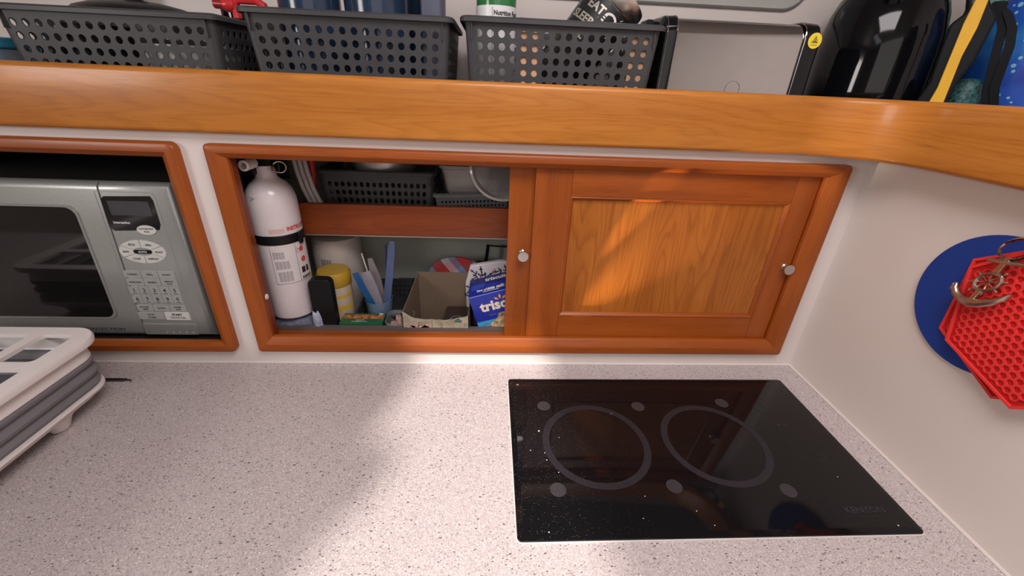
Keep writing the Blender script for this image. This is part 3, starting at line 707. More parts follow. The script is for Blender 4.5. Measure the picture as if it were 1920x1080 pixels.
o = MB().tube([(-.592, .190, .586), (-.575, .190, .595), (-.52, .190, .593), (-.44, .192, .55)], [.006, .008, .008, .008], 12).build('wooden_spoon', mat('beech_wood', (.50, .30, .16), .5, noise=.1)); tag(o, 'pale wooden utensil handle lying behind the green bottle', 'utensil')
o = MB().prism(rrect(-.586, -.556, .4535, .568, .004, 2), lambda u, v, h: (u, .037 + h, v), 0, .010).build('tan_packet', mat('tan_card', (.50, .30, .17), .6)); tag(o, 'tan packet seen through the holes of the right basket', 'packet')
o = MB().prism(rrect(-.418, -.390, .4535, .568, .004, 2), lambda u, v, h: (u, .037 + h, v), 0, .010).build('brown_packet', mat('brown_card', (.34, .20, .12), .6)); tag(o, 'brown packet at the right end of the right basket', 'packet')

# ------------------------------------------------------------------ toaster
ts = thing('toaster', 'chrome toaster with black ends and a yellow warning sticker', 'toaster', (-.24, .13, SZ))
TY0, TY1 = .054, .205
def toaster_sec(i, zt, n=6):
    pts = [(TY0 + i - .004, SZ + .012 + i)]
    R_ = .022
    pts = [(TY0 + i, SZ + .010 + i)]
    for k in range(n + 1): a = PI - PI / 2 * k / n; pts.append((TY0 + i + R_ + R_ * cos(a), zt - i - R_ + R_ * sin(a)))
    for k in range(n + 1): a = PI / 2 - PI / 2 * k / n; pts.append((TY1 - i - R_ + R_ * cos(a), zt - i - R_ + R_ * sin(a)))
    pts.append((TY1 - i, SZ + .010 + i)); return pts
def toaster_loft(xs, name, m, parent=None, zt=.600):
    return MB().loft([[(x, y, z) for y, z in toaster_sec(i, zt)] for x, i in xs]).build(name, m, ts, smooth=40)
toaster_loft([(-.3455, 0), (-.143, 0)], 'chrome_shell', chrome)
toaster_loft([(-.3665, .010), (-.3655, .003), (-.362, -.001), (-.3465, -.002), (-.3460, -.002)], 'end_cap', black_gl, zt=.601)
toaster_loft([(-.1425, -.002), (-.1415, -.002), (-.120, -.001), (-.114, .004), (-.111, .012)], 'end_cap', black_gl, zt=.601)
MB().tube([(-.3455, y, z) for y, z in toaster_sec(-.0022, .600)], .0012, 6).build('chrome_trim', chrome, ts)
MB().tube([(-.3600, y, z) for y, z in toaster_sec(-.0018, .600)], .0008, 6).build('chrome_trim', chrome, ts)
MB().tube([(-.1430, y, z) for y, z in toaster_sec(-.0022, .600)], .0010, 6).build('chrome_trim', chrome, ts)
for fx in (-.345, -.145): box('foot', black_pl, fx - .012, fx + .012, .06, .195, SZ, SZ + .012, ts)
MB().prism(rrect(-.378, -.3660, .588, .600, .003, 3), lambda u, v, h: (u, .105 + h, v), 0, .03).build('lever', black_pl, ts)
for sy in (.095, .145): box('slot', black_pl, -.335, -.16, sy, sy + .022, .5990, .6006, ts)
yel = mat('yellow_sticker', (.80, .62, .04), .4)
STX, STZ = -.1270, .5775
decal('warning_sticker', yel, [('poly', circ(STX, STZ, .0108, 32))], XZ(TY0 - .0020), ts, h=.0004)
decal('warning_symbol', ink, [('ring', [(STX - .0052, STZ - .0030), (STX + .0052, STZ - .0030), (STX, STZ + .0065)], [(STX - .0038, STZ - .0022), (STX + .0038, STZ - .0022), (STX, STZ + .0050)]), ('rect', STX - .0022, STZ - .0016, STX + .0022, STZ - .0004), ('rect', STX - .0006, STZ - .0004, STX + .0006, STZ + .0028), ('rect', STX - .005, STZ - .0062, STX + .005, STZ - .0056)], XZ(TY0 - .0020), ts, h=.0007)
decal('badge_ring', ink_grey, [('ring', circ(-.238, .5050, .0125, 32), circ(-.238, .5050, .0118, 32))], XZ(TY0), ts, h=.0004)

# ------------------------------------------------------------------ kettle
kt = thing('black_kettle', 'tall glossy black electric kettle in the shelf corner', 'kettle', (.088, .190, SZ))
KX, KY = .088, .190
MB().lathe([(.092, .020), (.0955, .026), (.0955, .06), (.0945, .12), (.092, .155), (.086, .185), (.078, .208), (.060, .225), (.03, .236), (0, .238)], (KX, KY, SZ), 56, cap=False).build('kettle_body', black_gl, kt)
MB().lathe([(.094, 0), (.0955, .004), (.092, .0195), (0, .0198)], (KX, KY, SZ), 40, cap=False).build('power_base', black_pl, kt)
hx = lambda u, z: (KX + .72 * u, KY - .69 * u, SZ + z)
MB().tube([hx(.068, .222), hx(.098, .226), hx(.112, .19), hx(.110, .12), hx(.106, .06), hx(.092, .040)], [.009, .010, .011, .011, .010, .009], 14).build('handle', mat('satin_black', (.014, .014, .016), .3), kt)
MB().tube([(KX - .045, KY - .055, SZ + .205), (KX - .062, KY - .072, SZ + .228), (KX - .070, KY - .082, SZ + .24)], [.020, .014, .010], 12).build('spout', black_gl, kt)
# ------------------------------------------------------------------ black and yellow tool
V0 = Vector((.07, .03, 0)); UU = Vector((.71163, -.70255, 0)); DD = Vector((.70255, .71163, 0))
pl = lambda off: (lambda u, v, h: tuple(V0 + UU * u + DD * (off + h) + Vector((0, 0, v))))
tl = thing('black_tool', 'black moulded tool with a broad yellow strip down its side', 'tool', tuple(V0 + Vector((0, 0, SZ))))
blk = [(-.014, .450), (-.010, .50), (-.0038, .529), (-.0065, .561), (-.009, .606), (.002, .6195), (.010, .632), (.020, .641), (.0265, .630), (.033, .622), (.0395, .612), (.0385, .585), (.037, .558), (.030, .530), (.028, .505), (.030, .450)]
MB().prism(blk, pl(0), .004, .030).build('tool_body', mat('rubber_black', (.005, .006, .007), .5, spec=.2), tl, bevel=.004)
yl = [(.0045, .450), (.0062, .50), (.0085, .52), (.0070, .5705), (.0058, .607), (.0072, .636), (.0120, .640), (.0215, .637), (.0232, .6004), (.0207, .564), (.0235, .505), (.024, .495), (.022, .450)]
MB().prism(yl, pl(0), -.002, .006).build('yellow_strip', mat('yellow_plastic', (.72, .40, .02), .35, coat=.2), tl, bevel=.002)
# ------------------------------------------------------------------ blue bag with straps
def ocean():
    m, N, L, B = new_mat('ocean_print')
    tc = N.new('ShaderNodeTexCoord'); n = N.new('ShaderNodeTexNoise'); n.inputs['Scale'].default_value = 14; n.inputs['Detail'].default_value = 4; L.new(tc.outputs['Object'], n.inputs['Vector'])
    r = N.new('ShaderNodeValToRGB'); r.color_ramp.elements[0].position = .3; r.color_ramp.elements[1].position = .72
    r.color_ramp.elements[0].color = (.004, .03, .28, 1); r.color_ramp.elements[1].color = (.03, .26, .55, 1); e = r.color_ramp.elements.new(.5); e.color = (.008, .10, .50, 1)
    L.new(n.outputs['Fac'], r.inputs['Fac'])
    v = N.new('ShaderNodeTexVoronoi'); v.inputs['Scale'].default_value = 120; L.new(tc.outputs['Object'], v.inputs['Vector'])
    s_ = N.new('ShaderNodeSeparateColor'); L.new(v.outputs['Color'], s_.inputs[0])
    g = N.new('ShaderNodeMapRange'); g.inputs['From Min'].default_value = .6; g.inputs['To Min'].default_value = 0; g.inputs['To Max'].default_value = .42; L.new(s_.outputs[0], g.inputs['Value'])
    c = N.new('ShaderNodeMath'); c.operation = 'LESS_THAN'; L.new(v.outputs['Distance'], c.inputs[0]); L.new(g.outputs[0], c.inputs[1])
    mx = N.new('ShaderNodeMix'); mx.data_type = 'RGBA'; L.new(c.outputs[0], mx.inputs[0]); L.new(r.outputs['Color'], mx.inputs[6]); mx.inputs[7].default_value = (.20, .48, .62, 1)
    L.new(mx.outputs[2], B.inputs['Base Color']); B.inputs['Roughness'].default_value = .5
    return m
ocean_m = ocean()
bag = thing('ocean_print_bag', 'blue speckled ocean print bag with black straps on the side shelf', 'bag', tuple(V0 + UU * .085 + DD * .145 + Vector((0, 0, SZ))))
def blob(cu, cz, ru, rz, rd, off, seed):
    rnd = random.Random(seed); b = MB(); rings = []
    for i in range(17):
        th = -PI / 2 + PI * i / 16; ring = []
        for k in range(28):
            a = 2 * PI * k / 28; f = 1 + .05 * sin(3 * a + seed + i * .5) + .03 * sin(5 * a - i)
            cc = abs(cos(th)) ** .6
            ring.append(tuple(V0 + UU * (cu + ru * cc * cos(a) * f) + DD * (off + rd * cc * sin(a) * f) + Vector((0, 0, cz + rz * math.copysign(abs(sin(th)) ** .8, th)))))
        rings.append(ring)
    return b.loft(rings)
blob(.112, .575, .074, .122, .045, .135, 1).build('bag_body', ocean_m, bag, smooth=60)
def strap(pts, wd, name='strap'):
    b = MB(); 
    for s_ in (0,):
        rings = []
        for i, (u, v, off) in enumerate(pts):
            rings.append([tuple(V0 + UU * (u + du) + DD * (off + dh) + Vector((0, 0, v))) for du, dh in ((-wd, -.001), (wd, -.001), (wd, .001), (-wd, .001))])
        b.loft(rings)
    return b.build(name, mat('webbing_black', (.006, .007, .009), .7, spec=.2), bag, smooth=60)
strap([(.036, .632, .06), (.0445, .622, .058), (.0525, .603, .055), (.0575, .575, .052), (.062, .55, .052), (.068, .52, .055), (.078, .49, .06), (.085, .46, .065)], .0055)
strap([(.038, .634, .06), (.050, .624, .056), (.062, .605, .052), (.069, .58, .05), (.0715, .555, .05), (.075, .525, .052), (.086, .495, .058), (.096, .462, .065)], .0055)
o = MB().prism(rrect(.028, .046, .618, .640, .004, 3), pl(.056), 0, .008).build('buckle', mat('webbing_black', (.006, .007, .009), .7, spec=.2), bag, bevel=.001)
o = blob(.046, .492, .022, .045, .018, .078, 3).build('teal_pouch', mat('teal_speckle', (.02, .09, .09), .5, noise=.9, scale=260), None, smooth=60); tag(o, 'dark teal speckled pouch between the black tool and blue bag', 'pouch')
o = blob(.030, .640, .026, .050, .024, .215, 5).build('pale_green_pouch', mat('pale_teal_speckle', (.12, .30, .28), .5, noise=.9, scale=220), None, smooth=60); tag(o, 'pale teal speckled pouch sticking up behind the yellow strip', 'pouch')
o = MB().tube([(.070, -.130, .464), (.080, -.095, .474), (.105, -.072, .478), (.130, -.075, .472)], [.014, .022, .024, .020], 14).build('blue_cloth', mat('blue_cloth', (.06, .09, .36), .8)); tag(o, 'folded violet blue cloth in front of the blue bag', 'cloth')
o = MB().lathe([(.016, 0), (.016, .08), (.012, .09), (.012, .12), (0, .121)], (.225, .120, SZ), 20, cap=False).build('small_blue_bottle', mat('small_bottle_blue', (.04, .14, .30), .3)); tag(o, 'small blue capped bottle behind the yellow strip tool', 'bottle')

# window panel on the upper back wall
wn = struct(MB().plate([rrect(-1.25, -.005, .652, .98, .045, 8), rrect(-1.225, -.030, .678, .955, .03, 8)], XZ(Y_B), 0, .006).build('window_1', mat('window_trim_grey', (.40, .41, .38), .4), smooth=0))
g = MB().plate([rrect(-1.225, -.030, .678, .955, .03, 8)], XZ(Y_B), 0, .002).build('pane', mat('window_pane', (.35, .38, .38), .1), wn, smooth=0)
MB().tube([(x, Y_B - .003, z) for x, z in rrect(-1.252, -.003, .650, .982, .046, 8)], .0028, 6, closed=True).build('window_frame', mat('window_seal', (.16, .15, .14), .5), wn)

# ================================================================== INSIDE THE CUPBOARD
# fire extinguisher
EX, EY, ER = -1.011, .077, .0415
ex = thing('fire_extinguisher', 'white fire extinguisher strapped upright at the left of the open cupboard', 'extinguisher', (EX, EY, .074))
MB().lathe([(.034, .000), (.040, .002), (.0415, .007), (.0415, .218), (.0405, .230), (.036, .244), (.029, .254), (.021, .260), (.0175, .264), (.0165, .268), (.0160, .284), (0, .284)], (EX, EY, .074), 48, cap=False).build('cylinder', white_en, ex)
MB().lathe([(.0425, .152), (.0428, .154), (.0428, .167), (.0425, .169)], (EX, EY, .074), 48, cap=False).build('strap', black_pl, ex, solid=.0008)
MB().prism(rrect(.042, .054, .222, .244, .003, 2), lambda u, v, h: (EX + .0415 + h, EY - .030 + (u - .03), v), 0, .004).build('strap_clip', black_pl, ex, bevel=.001)
MB().box(EX - .040, EX - .006, EY - .024, EY + .012, .3440, .372).build('valve', black_pl, ex, bevel=.003)
MB().box(EX - .022, EX + .018, EY - .014, EY + .012, .3585, .374).build('valve', black_pl, ex, bevel=.002)
MB().box(EX - .058, EX - .010, EY + .0440, EY + .0480, .060, .385).build('dark_bracket_plate', black_pl, ex, bevel=.001)  # black bracket plate, also imitating the dark cupboard interior behind
MB().box(EX - .010, EX + .020, EY + .0440, EY + .0480, .325, .385).build('dark_bracket_plate', black_pl, ex, bevel=.001)
MB().box(EX - .058, EX - .046, EY + .010, EY + .0440, .240, .385).build('bracket_arm', black_pl, ex, bevel=.001)
MB().lathe([(.0, 0), (.009, 0), (.009, .006), (0, .007)], (EX + .020, EY - .010, .3560), 18, axis='X', cap=False).build('gauge', chrome, ex)
ring = [(EX + .031 + .009 * cos(a), EY - .012 + .004 * cos(a), .3570 + .009 * sin(a)) for a in [2 * PI * k / 20 for k in range(20)]]
MB().tube(ring, .0011, 6, closed=True).build('pull_pin', pewter, ex)
MB().lathe([(.0055, 0), (.0085, .001), (.0085, .03), (.0055, .03), (.0055, 0)], (EX - .006, EY - .052, .3650), 20, axis='Y', cap=False).build('nozzle', white_pl, ex)
ec0 = cyl(EX, EY, ER)
ec = lambda u, v, h: ec0(u + .017, v, h)
hh = lambda a: a * ER
# label: u is arc length from the -y direction
U0 = -.018
decal('label', wrap, [('rect', U0, .150, .052, .2235, 14), ('rect', U0, .2435, .052, .2620, 14)], ec, ex, h=.00035)
tx = []
tx += [('line', U0, .150, U0, .2235, .0005), ('line', .024, .150, .024, .2235, .0005)]
for a in range(14): tx.append(('rect', U0 + a * .005, .1500, U0 + (a + 1) * .005, .1505))
decal('label_lines', ink, tx + [('text', 'KIDDE', .028, .1530, .0066, dict(bold=.0004, sx=1.1)), ('rect', .029, .1640, .037, .1760), ('text', '2', .026, .2110, .006), ('rect', .0395, .1640, .046, .1760, 2)], ec, ex, h=.0006)
blocks = []
for (a, c, v0, v1) in ((-.015, .004, .2000, .2150), (-.014, .010, .1800, .1960), (-.012, .012, .1550, .1750)):
    n = int((v1 - v0) / .0022)
    for i in range(n):
        for j in range(4): blocks.append(('rect', a + (c - a) * j / 4, v0 + i * .0022, a + (c - a) * (j + .86) / 4, v0 + i * .0022 + .0010))
decal('small_print', ink_grey, blocks, ec, ex, h=.0006)
pk = []
for i in range(4):
    for j in range(8): pk.append(('rect', -.013 + j * .0032, .2470 + i * .0022, -.013 + j * .0032 + .0028, .2470 + i * .0022 + .0013))
decal('small_print', ink_pink, pk, ec, ex, h=.0006)
decal('lettering', ink_red, [('text', 'INSTRUCTIONS', .0160, .2500, .0098, dict(bold=.0005, sx=.85)), ('poly', circ(.036, .2110, .0050, 14)), ('poly', circ(.037, .1905, .0055, 14)), ('ring', circ(.029, .2090, .0035, 14), circ(.029, .2090, .0028, 14))], ec, ex, h=.0007)
decal('mark', ink, [('line', -.016, .3120, -.006, .3085, .0008), ('line', -.010, .3105, -.015, .3040, .0008)], cyl(EX, EY, .0405), ex, h=.0016)
decal('mark', ink, [('text', 'UL', .030, .0800, .0045), ('text', 'R', .030, .0850, .0045)], ec, ex, h=.0006)
# grey cloth bag under it
def lump(name, m, cx, cy, cz, rx, ry, rz, seed, label, cat, amp=.08, n=28):
    rnd = random.Random(seed); ph = [rnd.random() * 6 for _ in range(6)]; rings = []
    for i in range(13):
        th = -PI / 2 + PI * i / 12; ring = []
        for k in range(n):
            a = 2 * PI * k / n; f = 1 + amp * (sin(3 * a + ph[0] + i * .4) + .6 * sin(7 * a + ph[1] - i * .7) + .4 * sin(11 * a + ph[2]))
            cc = abs(cos(th)) ** .5
            ring.append((cx + rx * cc * cos(a) * f, cy + ry * cc * sin(a) * f, cz + rz * math.copysign(abs(sin(th)) ** .6, th) * (1 + amp * sin(4 * a + ph[3]))))
        rings.append(ring)
    o = MB().loft(rings).build(name, m, smooth=60); tag(o, label, cat); return o
lump('grey_cloth', mat('blue_grey_cloth', (.13, .14, .19), .85, noise=.25, scale=150), -1.010, .075, .036, .046, .034, .034, 2, 'bluish grey cloth bundled under the fire extinguisher', 'cloth', amp=.03)
lump('crumpled_bag_end', mat('pale_blue_plastic', (.30, .32, .42), .4, noise=.3, scale=90), -.957, .052, .055, .012, .010, .034, 5, 'twisted pale blue plastic bag end beside the extinguisher base', 'bag', amp=.12)
# clear hose coil and red strap on shelf left
t = thing('hose_coil', 'pale grey hose loops hanging behind the extinguisher', 'hose', (-.975, .15, .222))
for k, (dx, rr_) in enumerate(((-.003, .0042), (-.0125, .0042), (-.022, .0042))):
    MB().tube([(-.966 + dx, .139, .399), (-.966 + dx, .139, .365), (-.963 + dx, .139, .335), (-.957 + dx, .139, .303), (-.949 + dx, .139, .280), (-.938 + dx * .8, .1385, .258), (-.926 + dx * .6, .1385, .240)], rr_, 10).build('hose_loop', mat('hose_grey', (.42, .38, .37), .3), t)
o = MB().tube([(-.964, .158, .405), (-.963, .158, .37), (-.964, .158, .33), (-.966, .158, .30)], [.007, .007, .006, .004], 8).build('red_strap', mat('red_strap', (.42, .03, .02), .6)); tag(o, 'red strap hanging behind the hose loops', 'strap')
lump('clear_packet', mat('clear_wrap', (.20, .19, .19), .12, alpha=.6), -.938, .162, .268, .008, .007, .036, 8, 'crinkled clear packet left of the perforated basket on the inner shelf', 'packet', amp=.15)

# baskets on the inner shelf
make_basket('inner_basket', 'dark perforated basket on the inner cupboard shelf', 'basket', (-.840, .138 + .07, .2215), .216, .135, .116, .005, 16, 6, 9, dark_pl, vr=(.06, .86), R=.010, lip=.005, fr=(.33, .33))
sb = make_basket('shallow_basket', 'shallow pale grey basket with square holes beside the inner basket', 'basket', (-.655, .205, .2420), .150, .125, .058, .006, 17, 5, 12, grey_pl2, vr=(.06, .84), R=.008, lip=.004, fr=(.25, .25), square=True, rot=(0, math.radians(-3.0), 0))
o = MB().lathe([(.0, 0), (.035, .002), (.055, .012), (.064, .026), (.066, .040), (.064, .040), (.060, .026), (0, .006)], (-.835, .205, .3180), 32, cap=False)
o = o.build('metal_lid', mat('dull_steel', (.42, .40, .38), .35, metal=.6)); tag(o, 'dull metal dish in the dark basket on the inner shelf', 'dish')
clr = mat('clear_plastic', (.62, .58, .56), .08, alpha=.30, noise=.02)
t = thing('clear_container', 'clear food container resting in the shallow grey basket', 'container', (-.675, .20, .300))
MB().loft([[(x, y, z) for x, y in rrect(-.720 + i, -.622 - i, .150 + i, .252 - i, .018)] for i, z in ((.010, .296), (.008, .300), (.0, .345), (-.004, .347), (-.004, .352), (.001, .352), (.002, .346), (.011, .301))], cap=False).build('container_body', clr, t)
MB().prism(rrect(-.712, -.640, .19, .25, .01), XY(0), .298, .345).build('brown_contents', mat('brown_food', (.09, .045, .03), .7, noise=.4), t)
t = thing('round_clear_lid', 'round clear lid leaning beside the left sliding door', 'lid', (-.600, .150, .352), (math.radians(74), 0, math.radians(4)))
MB().lathe([(.060, 0), (.063, .002), (.064, .008), (.060, .010), (.055, .004), (.054, .002)], n=48, cap=False).build('rim', mat('clear_rim', (.62, .58, .55), .12, alpha=.75), t, world=False)
MB().lathe([(.0, .003), (.055, .003)], n=48, cap=False).build('lid_panel', clr, t, world=False)

# paper towel roll
t = thing('paper_towel_roll', 'wrapped white paper towel roll at the back left of the cupboard', 'paper towels', (-.960, .212, 0))
MB().lathe([(.017, .188), (.017, .002), (.049, .002), (.0515, .006), (.0515, .180), (.049, .187), (.022, .189), (.017, .188)], (-.960, .212, 0), 40, cap=False).build('roll', paper, t)
bars = [('rect', -.020 + i * .0022, .125, -.020 + i * .0022 + (.0008 if i % 3 else .0014), .147) for i in range(10)] + [('ring', circ(-.008, .1135, .010, 20, .005), circ(-.008, .1135, .0094, 20, .0044))]
decal('printed_wrap', mat('brown_ink', (.10, .06, .05), .6), bars, cyl(-.960, .212, .0515), t)
# yellow canister
t = thing('yellow_lid_canister', 'canister with a yellow lid in front of the paper towels', 'canister', (-.943, .128, 0))
CCX, CCY = -.9435, .1245
MB().lathe([(.031, .001), (.032, .004), (.032, .112), (0, .112)], (CCX, CCY, 0), 32, cap=False).build('canister_body', mat('cream_label', (.52, .44, .33), .4), t)
MB().lathe([(.0325, .112), (.0335, .114), (.0335, .135), (.030, .142), (0, .144)], (CCX, CCY, 0), 32, cap=False).build('canister_lid', mat('yellow_lid', (.42, .26, .025), .4), t)
decal('label_bands', mat('yellow_ink', (.58, .38, .04), .5), [('rect', -.03, .088, .048, .094, 16), ('rect', -.03, .060, .048, .070, 16)], cyl(CCX, CCY, .032), t)
# black rounded case
o = MB().prism(rrect(-.9640, -.9215, .001, .1555, .011, 5), lambda u, v, h: (u, .046 + h + (v - .0) * .00, v), 0, .020).build('black_case', black_pl, bevel=.002); tag(o, 'black rounded case standing beside the extinguisher', 'case')
# low tray basket
tb = make_basket('tray_basket', 'low dark perforated tray basket on the cupboard floor', 'basket', (-.852, .178, .001), .095, .168, .052, .003, 7, 3, 14, dark_pl, vr=(.12, .82), R=.008, lip=.004, fr=(.3, .3))
# green tea box
t = thing('green_tea_box', 'flat dark green tea box at the front of the cupboard floor', 'box', (-.875, .066, .001))
box('carton', mat('dark_green_card', (.012, .085, .035), .35), -.918, -.834, .0475, .0860, .001, .0610, t, bevel=.0008)
decal('picture_band', mat('orange_brown_print', (.34, .12, .04), .4, noise=.8, scale=150), [('rect', -.916, .0640, -.836, .0800)], lambda u, v, h: (u, v, .061 + h), t)
decal('lettering', ink_white, [('text', 'BLACK', -.880, .0570, .0042, dict(align='CENTER', sx=1.3)), ('text', 'DARJEELING', -.880, .0515, .0042, dict(align='CENTER', sx=1.3)), ('text', 'Or', -.848, .0805, .0075, dict(bold=.0004))], lambda u, v, h: (u, v, .061 + h), t, h=.0006)
# cup with packets
cup = thing('clear_blue_cup', 'translucent blue cup holding bags and straws in the tray basket', 'cup', (-.857, .125, .0045))
MB().lathe([(.020, .0), (.022, .002), (.0285, .072), (.0275, .072), (.021, .004), (0, .003)], (-.857, .125, .0045), 32, cap=False).build('cup_body', mat('translucent_blue', (.16, .24, .34), .15, alpha=.55), cup)
def flat_strip(name, pts, wd, m, label, cat, th=.0015, nrm=(0, 1, 0)):
    P = [Vector(p) for p in pts]; b = MB(); rings = []
    nn = Vector(nrm)
    for i, p in enumerate(P):
        t_ = (P[min(i + 1, len(P) - 1)] - P[max(i - 1, 0)]).normalized(); s_ = t_.cross(nn).normalized(); ww = wd[i] if isinstance(wd, (list, tuple)) else wd
        rings.append([tuple(p - s_ * ww - nn * th), tuple(p + s_ * ww - nn * th), tuple(p + s_ * ww + nn * th), tuple(p - s_ * ww + nn * th)])
    o = b.loft(rings).build(name, m, smooth=50); tag(o, label, cat); return o
flat_strip('blue_packet', [(-.853, .118, .012), (-.866, .114, .060), (-.884, .110, .110), (-.894, .108, .142)], [.004, .006, .0065, .0055], mat('bright_blue_film', (.015, .10, .26), .3), 'bright blue flat packet leaning left in the clear blue cup', 'packet')
flat_strip('white_packet', [(-.850, .124, .012), (-.858, .122, .06), (-.868, .120, .105), (-.877, .119, .140)], [.006, .010, .012, .010], mat('white_film', (.27, .255, .30), .3), 'whitish plastic bag folded in the clear blue cup', 'bag')
flat_strip('grey_bag', [(-.855, .132, .012), (-.856, .132, .07), (-.860, .132, .12), (-.868, .132, .165)], [.008, .012, .010, .005], mat('grey_film', (.22, .20, .21), .2, alpha=.8), 'smoky clear bag standing in the middle of the cup', 'bag')
flat_strip('blue_comb', [(-.846, .126, .012), (-.841, .126, .07), (-.830, .127, .13), (-.822, .128, .185), (-.818, .128, .205)], [.005, .008, .0075, .007, .0045], mat('slate_blue_plastic', (.075, .105, .20), .3), 'slate blue plastic stick standing upright in the cup', 'utensil')
o = MB().tube([(-.850, .136, .012), (-.840, .134, .10), (-.833, .133, .195)], .0018, 8).build('navy_straw', mat('navy_plastic', (.012, .02, .10), .3)); tag(o, 'thin navy stick standing left of the slate blue stick', 'straw')
o = MB().tube([(-.860, .130, .012), (-.870, .132, .10), (-.884, .134, .175)], .0016, 8).build('clear_straw', mat('clear_straw', (.5, .47, .45), .2)); tag(o, 'pale clear straw leaning left at the back of the cup', 'straw')
# dark things at the back
o = MB().prism(rrect(-.852, -.800, .001, .045, .004, 2), lambda u, v, h: (u, .262 + h, v), 0, .03).build('dark_green_tub', mat('very_dark_green', (.015, .04, .032), .4)); tag(o, 'dark green tub at the back behind the cup', 'tub')
o = MB().prism(rrect(-.796, -.735, .001, .040, .004, 2), lambda u, v, h: (u, .258 + h, v), 0, .03).build('black_tub', black_pl); tag(o, 'black tub at the back behind the open carton', 'tub')
# clear pot with pink wrappers
t = thing('small_clear_pot', 'small clear pot of pinkish wrapped sweets at the cupboard front', 'pot', (-.808, .068, .001))
MB().loft([[(x, y, z) for x, y in rrect(-.830 + i, -.776 - i, .044 + i, .100 - i, .012)] for i, z in ((.006, .001), (.004, .004), (.0, .062), (.0016, .062), (.006, .005))], cap=False).build('pot_body', mat('smoky_clear', (.25, .27, .26), .12, alpha=.45), t)
for k, (x, y, z) in enumerate(((-.815, .064, .050), (-.800, .066, .052), (-.787, .068, .049), (-.808, .082, .053), (-.793, .084, .052))):
    lump('wrapped_sweet', mat('pink_wrapper', (.42, .24, .21), .4, noise=.25, scale=120), x, y, z - .022, .0085, .0075, .026, k, ('pinkish wrapped sweet at the front left of the small clear pot', 'pinkish wrapped sweet at the front middle of the small clear pot', 'pinkish wrapped sweet at the front right of the small clear pot, beside the carton', 'pinkish wrapped sweet at the back left of the small clear pot', 'pinkish wrapped sweet at the back right of the small clear pot')[k], 'sweet', amp=.10, n=16)['group'] = 'wrapped sweets in the clear pot'
# torn open carton
t = thing('open_carton', 'torn open cardboard carton in the middle of the cupboard floor', 'carton', (-.725, .10, .001))
card_in = mat('brown_card_inside', (.15, .105, .07), .75); card_out = mat('printed_card', (.36, .33, .24), .6, noise=.2, scale=60)
CY_F, CY_Bk = .040, .150
# front panel with torn top edge
rnd = random.Random(7)
def torn(u0, v0, u1, v1, n, amp): return [(u0 + (u1 - u0) * i / n, v0 + (v1 - v0) * i / n + rnd.uniform(-amp, amp)) for i in range(n + 1)]
MB().plate([[(-.792, .001), (-.662, .001)] + [(-.662, .086)] + torn(-.668, .083, -.700, .076, 4, .001) + torn(-.705, .075, -.765, .077, 8, .0012) + torn(-.770, .079, -.792, .092, 4, .0012)], lambda u, v, h: (u, CY_F + h, v), 0, .0012).build('front_panel', card_out, t, smooth=0)
MB().plate([[(-.776, .001), (-.656, .001), (-.656, .128), (-.776, .128)]], lambda u, v, h: (u, CY_Bk + h, v), 0, .0012).build('back_panel', card_in, t, smooth=0)
# left panel rising to the back (torn diagonal)
MB().plate([[(CY_F, .001), (CY_Bk, .001), (CY_Bk, .128)] + torn(.140, .122, .040, .090, 10, .0012)], lambda u, v, h: (-.792 + (u - CY_F) * .145 + h, u, v), 0, .0012).build('side_panel', [card_in], t, smooth=0)
MB().plate([[(CY_F, .001), (CY_Bk, .001), (CY_Bk, .125), (CY_F, .086)]], lambda u, v, h: (-.662 + (u - CY_F) * .05 - h, u, v), 0, .0012).build('side_panel', card_in, t, smooth=0)
box('bottom', card_in, -.790, -.660, CY_F + .002, CY_Bk - .002, .001, .003, t)
decal('print', mat('pink_shell_print', (.45, .28, .24), .6, noise=.4, scale=200), [('poly', [(x + .008 * cos(a) * (1 + .2 * sin(3 * a)), z + .006 * sin(a)) for a in [2 * PI * k / 14 for k in range(14)]]) for x, z in ((-.768, .060), (-.754, .058), (-.744, .063), (-.776, .056), (-.748, .055))], lambda u, v, h: (u, CY_F - h, v), t)
decal('print', mat('brown_print', (.14, .09, .06), .6), [('line', -.735, .001, -.7345, .075, .0007), ('ring', circ(-.716, .064, .0032, 14), circ(-.716, .064, .0025, 14)), ('ring', circ(-.716, .056, .0032, 14), circ(-.716, .056, .0025, 14)), ('ring', circ(-.668, .064, .0034, 14), circ(-.668, .064, .0026, 14)), ('ring', circ(-.757, .066, .0042, 14), circ(-.757, .066, .0032, 14))], lambda u, v, h: (u, CY_F - h, v), t, h=.0005)
decal('print', mat('teal_print', (.05, .16, .14), .6), [('rect', -.690, .070, -.676, .0745), ('poly', [(-.688, .075), (-.678, .075), (-.683, .080)])], lambda u, v, h: (u, CY_F - h, v), t, h=.0005)
o = MB().prism(rrect(-.715, -.665, .060, .140, .004, 2), XY(0), .004, .050).build('dark_packet', mat('dark_brown_pack', (.035, .022, .018), .3)); tag(o, 'dark brown packet lying inside the torn carton', 'packet')
decal('pack_mark', ink_grey, [('ring', circ(-.689, .085, .014, 20), circ(-.689, .085, .0115, 20))], XY(.050), o, h=.0004)

# cracker box
cb = thing('cracker_box', 'blue cracker box tipped to the left beside the sliding door', 'box', (-.663, .048, .1205), (0, math.radians(-16.5), 0))
BWd, BDp, BHt = .150, .078, .135
fb = lambda u, v, h: (u, -h, -v)                   # u right, v down from the top-left front corner
ft = lambda u, v, h: (u, v * 1.56, h)
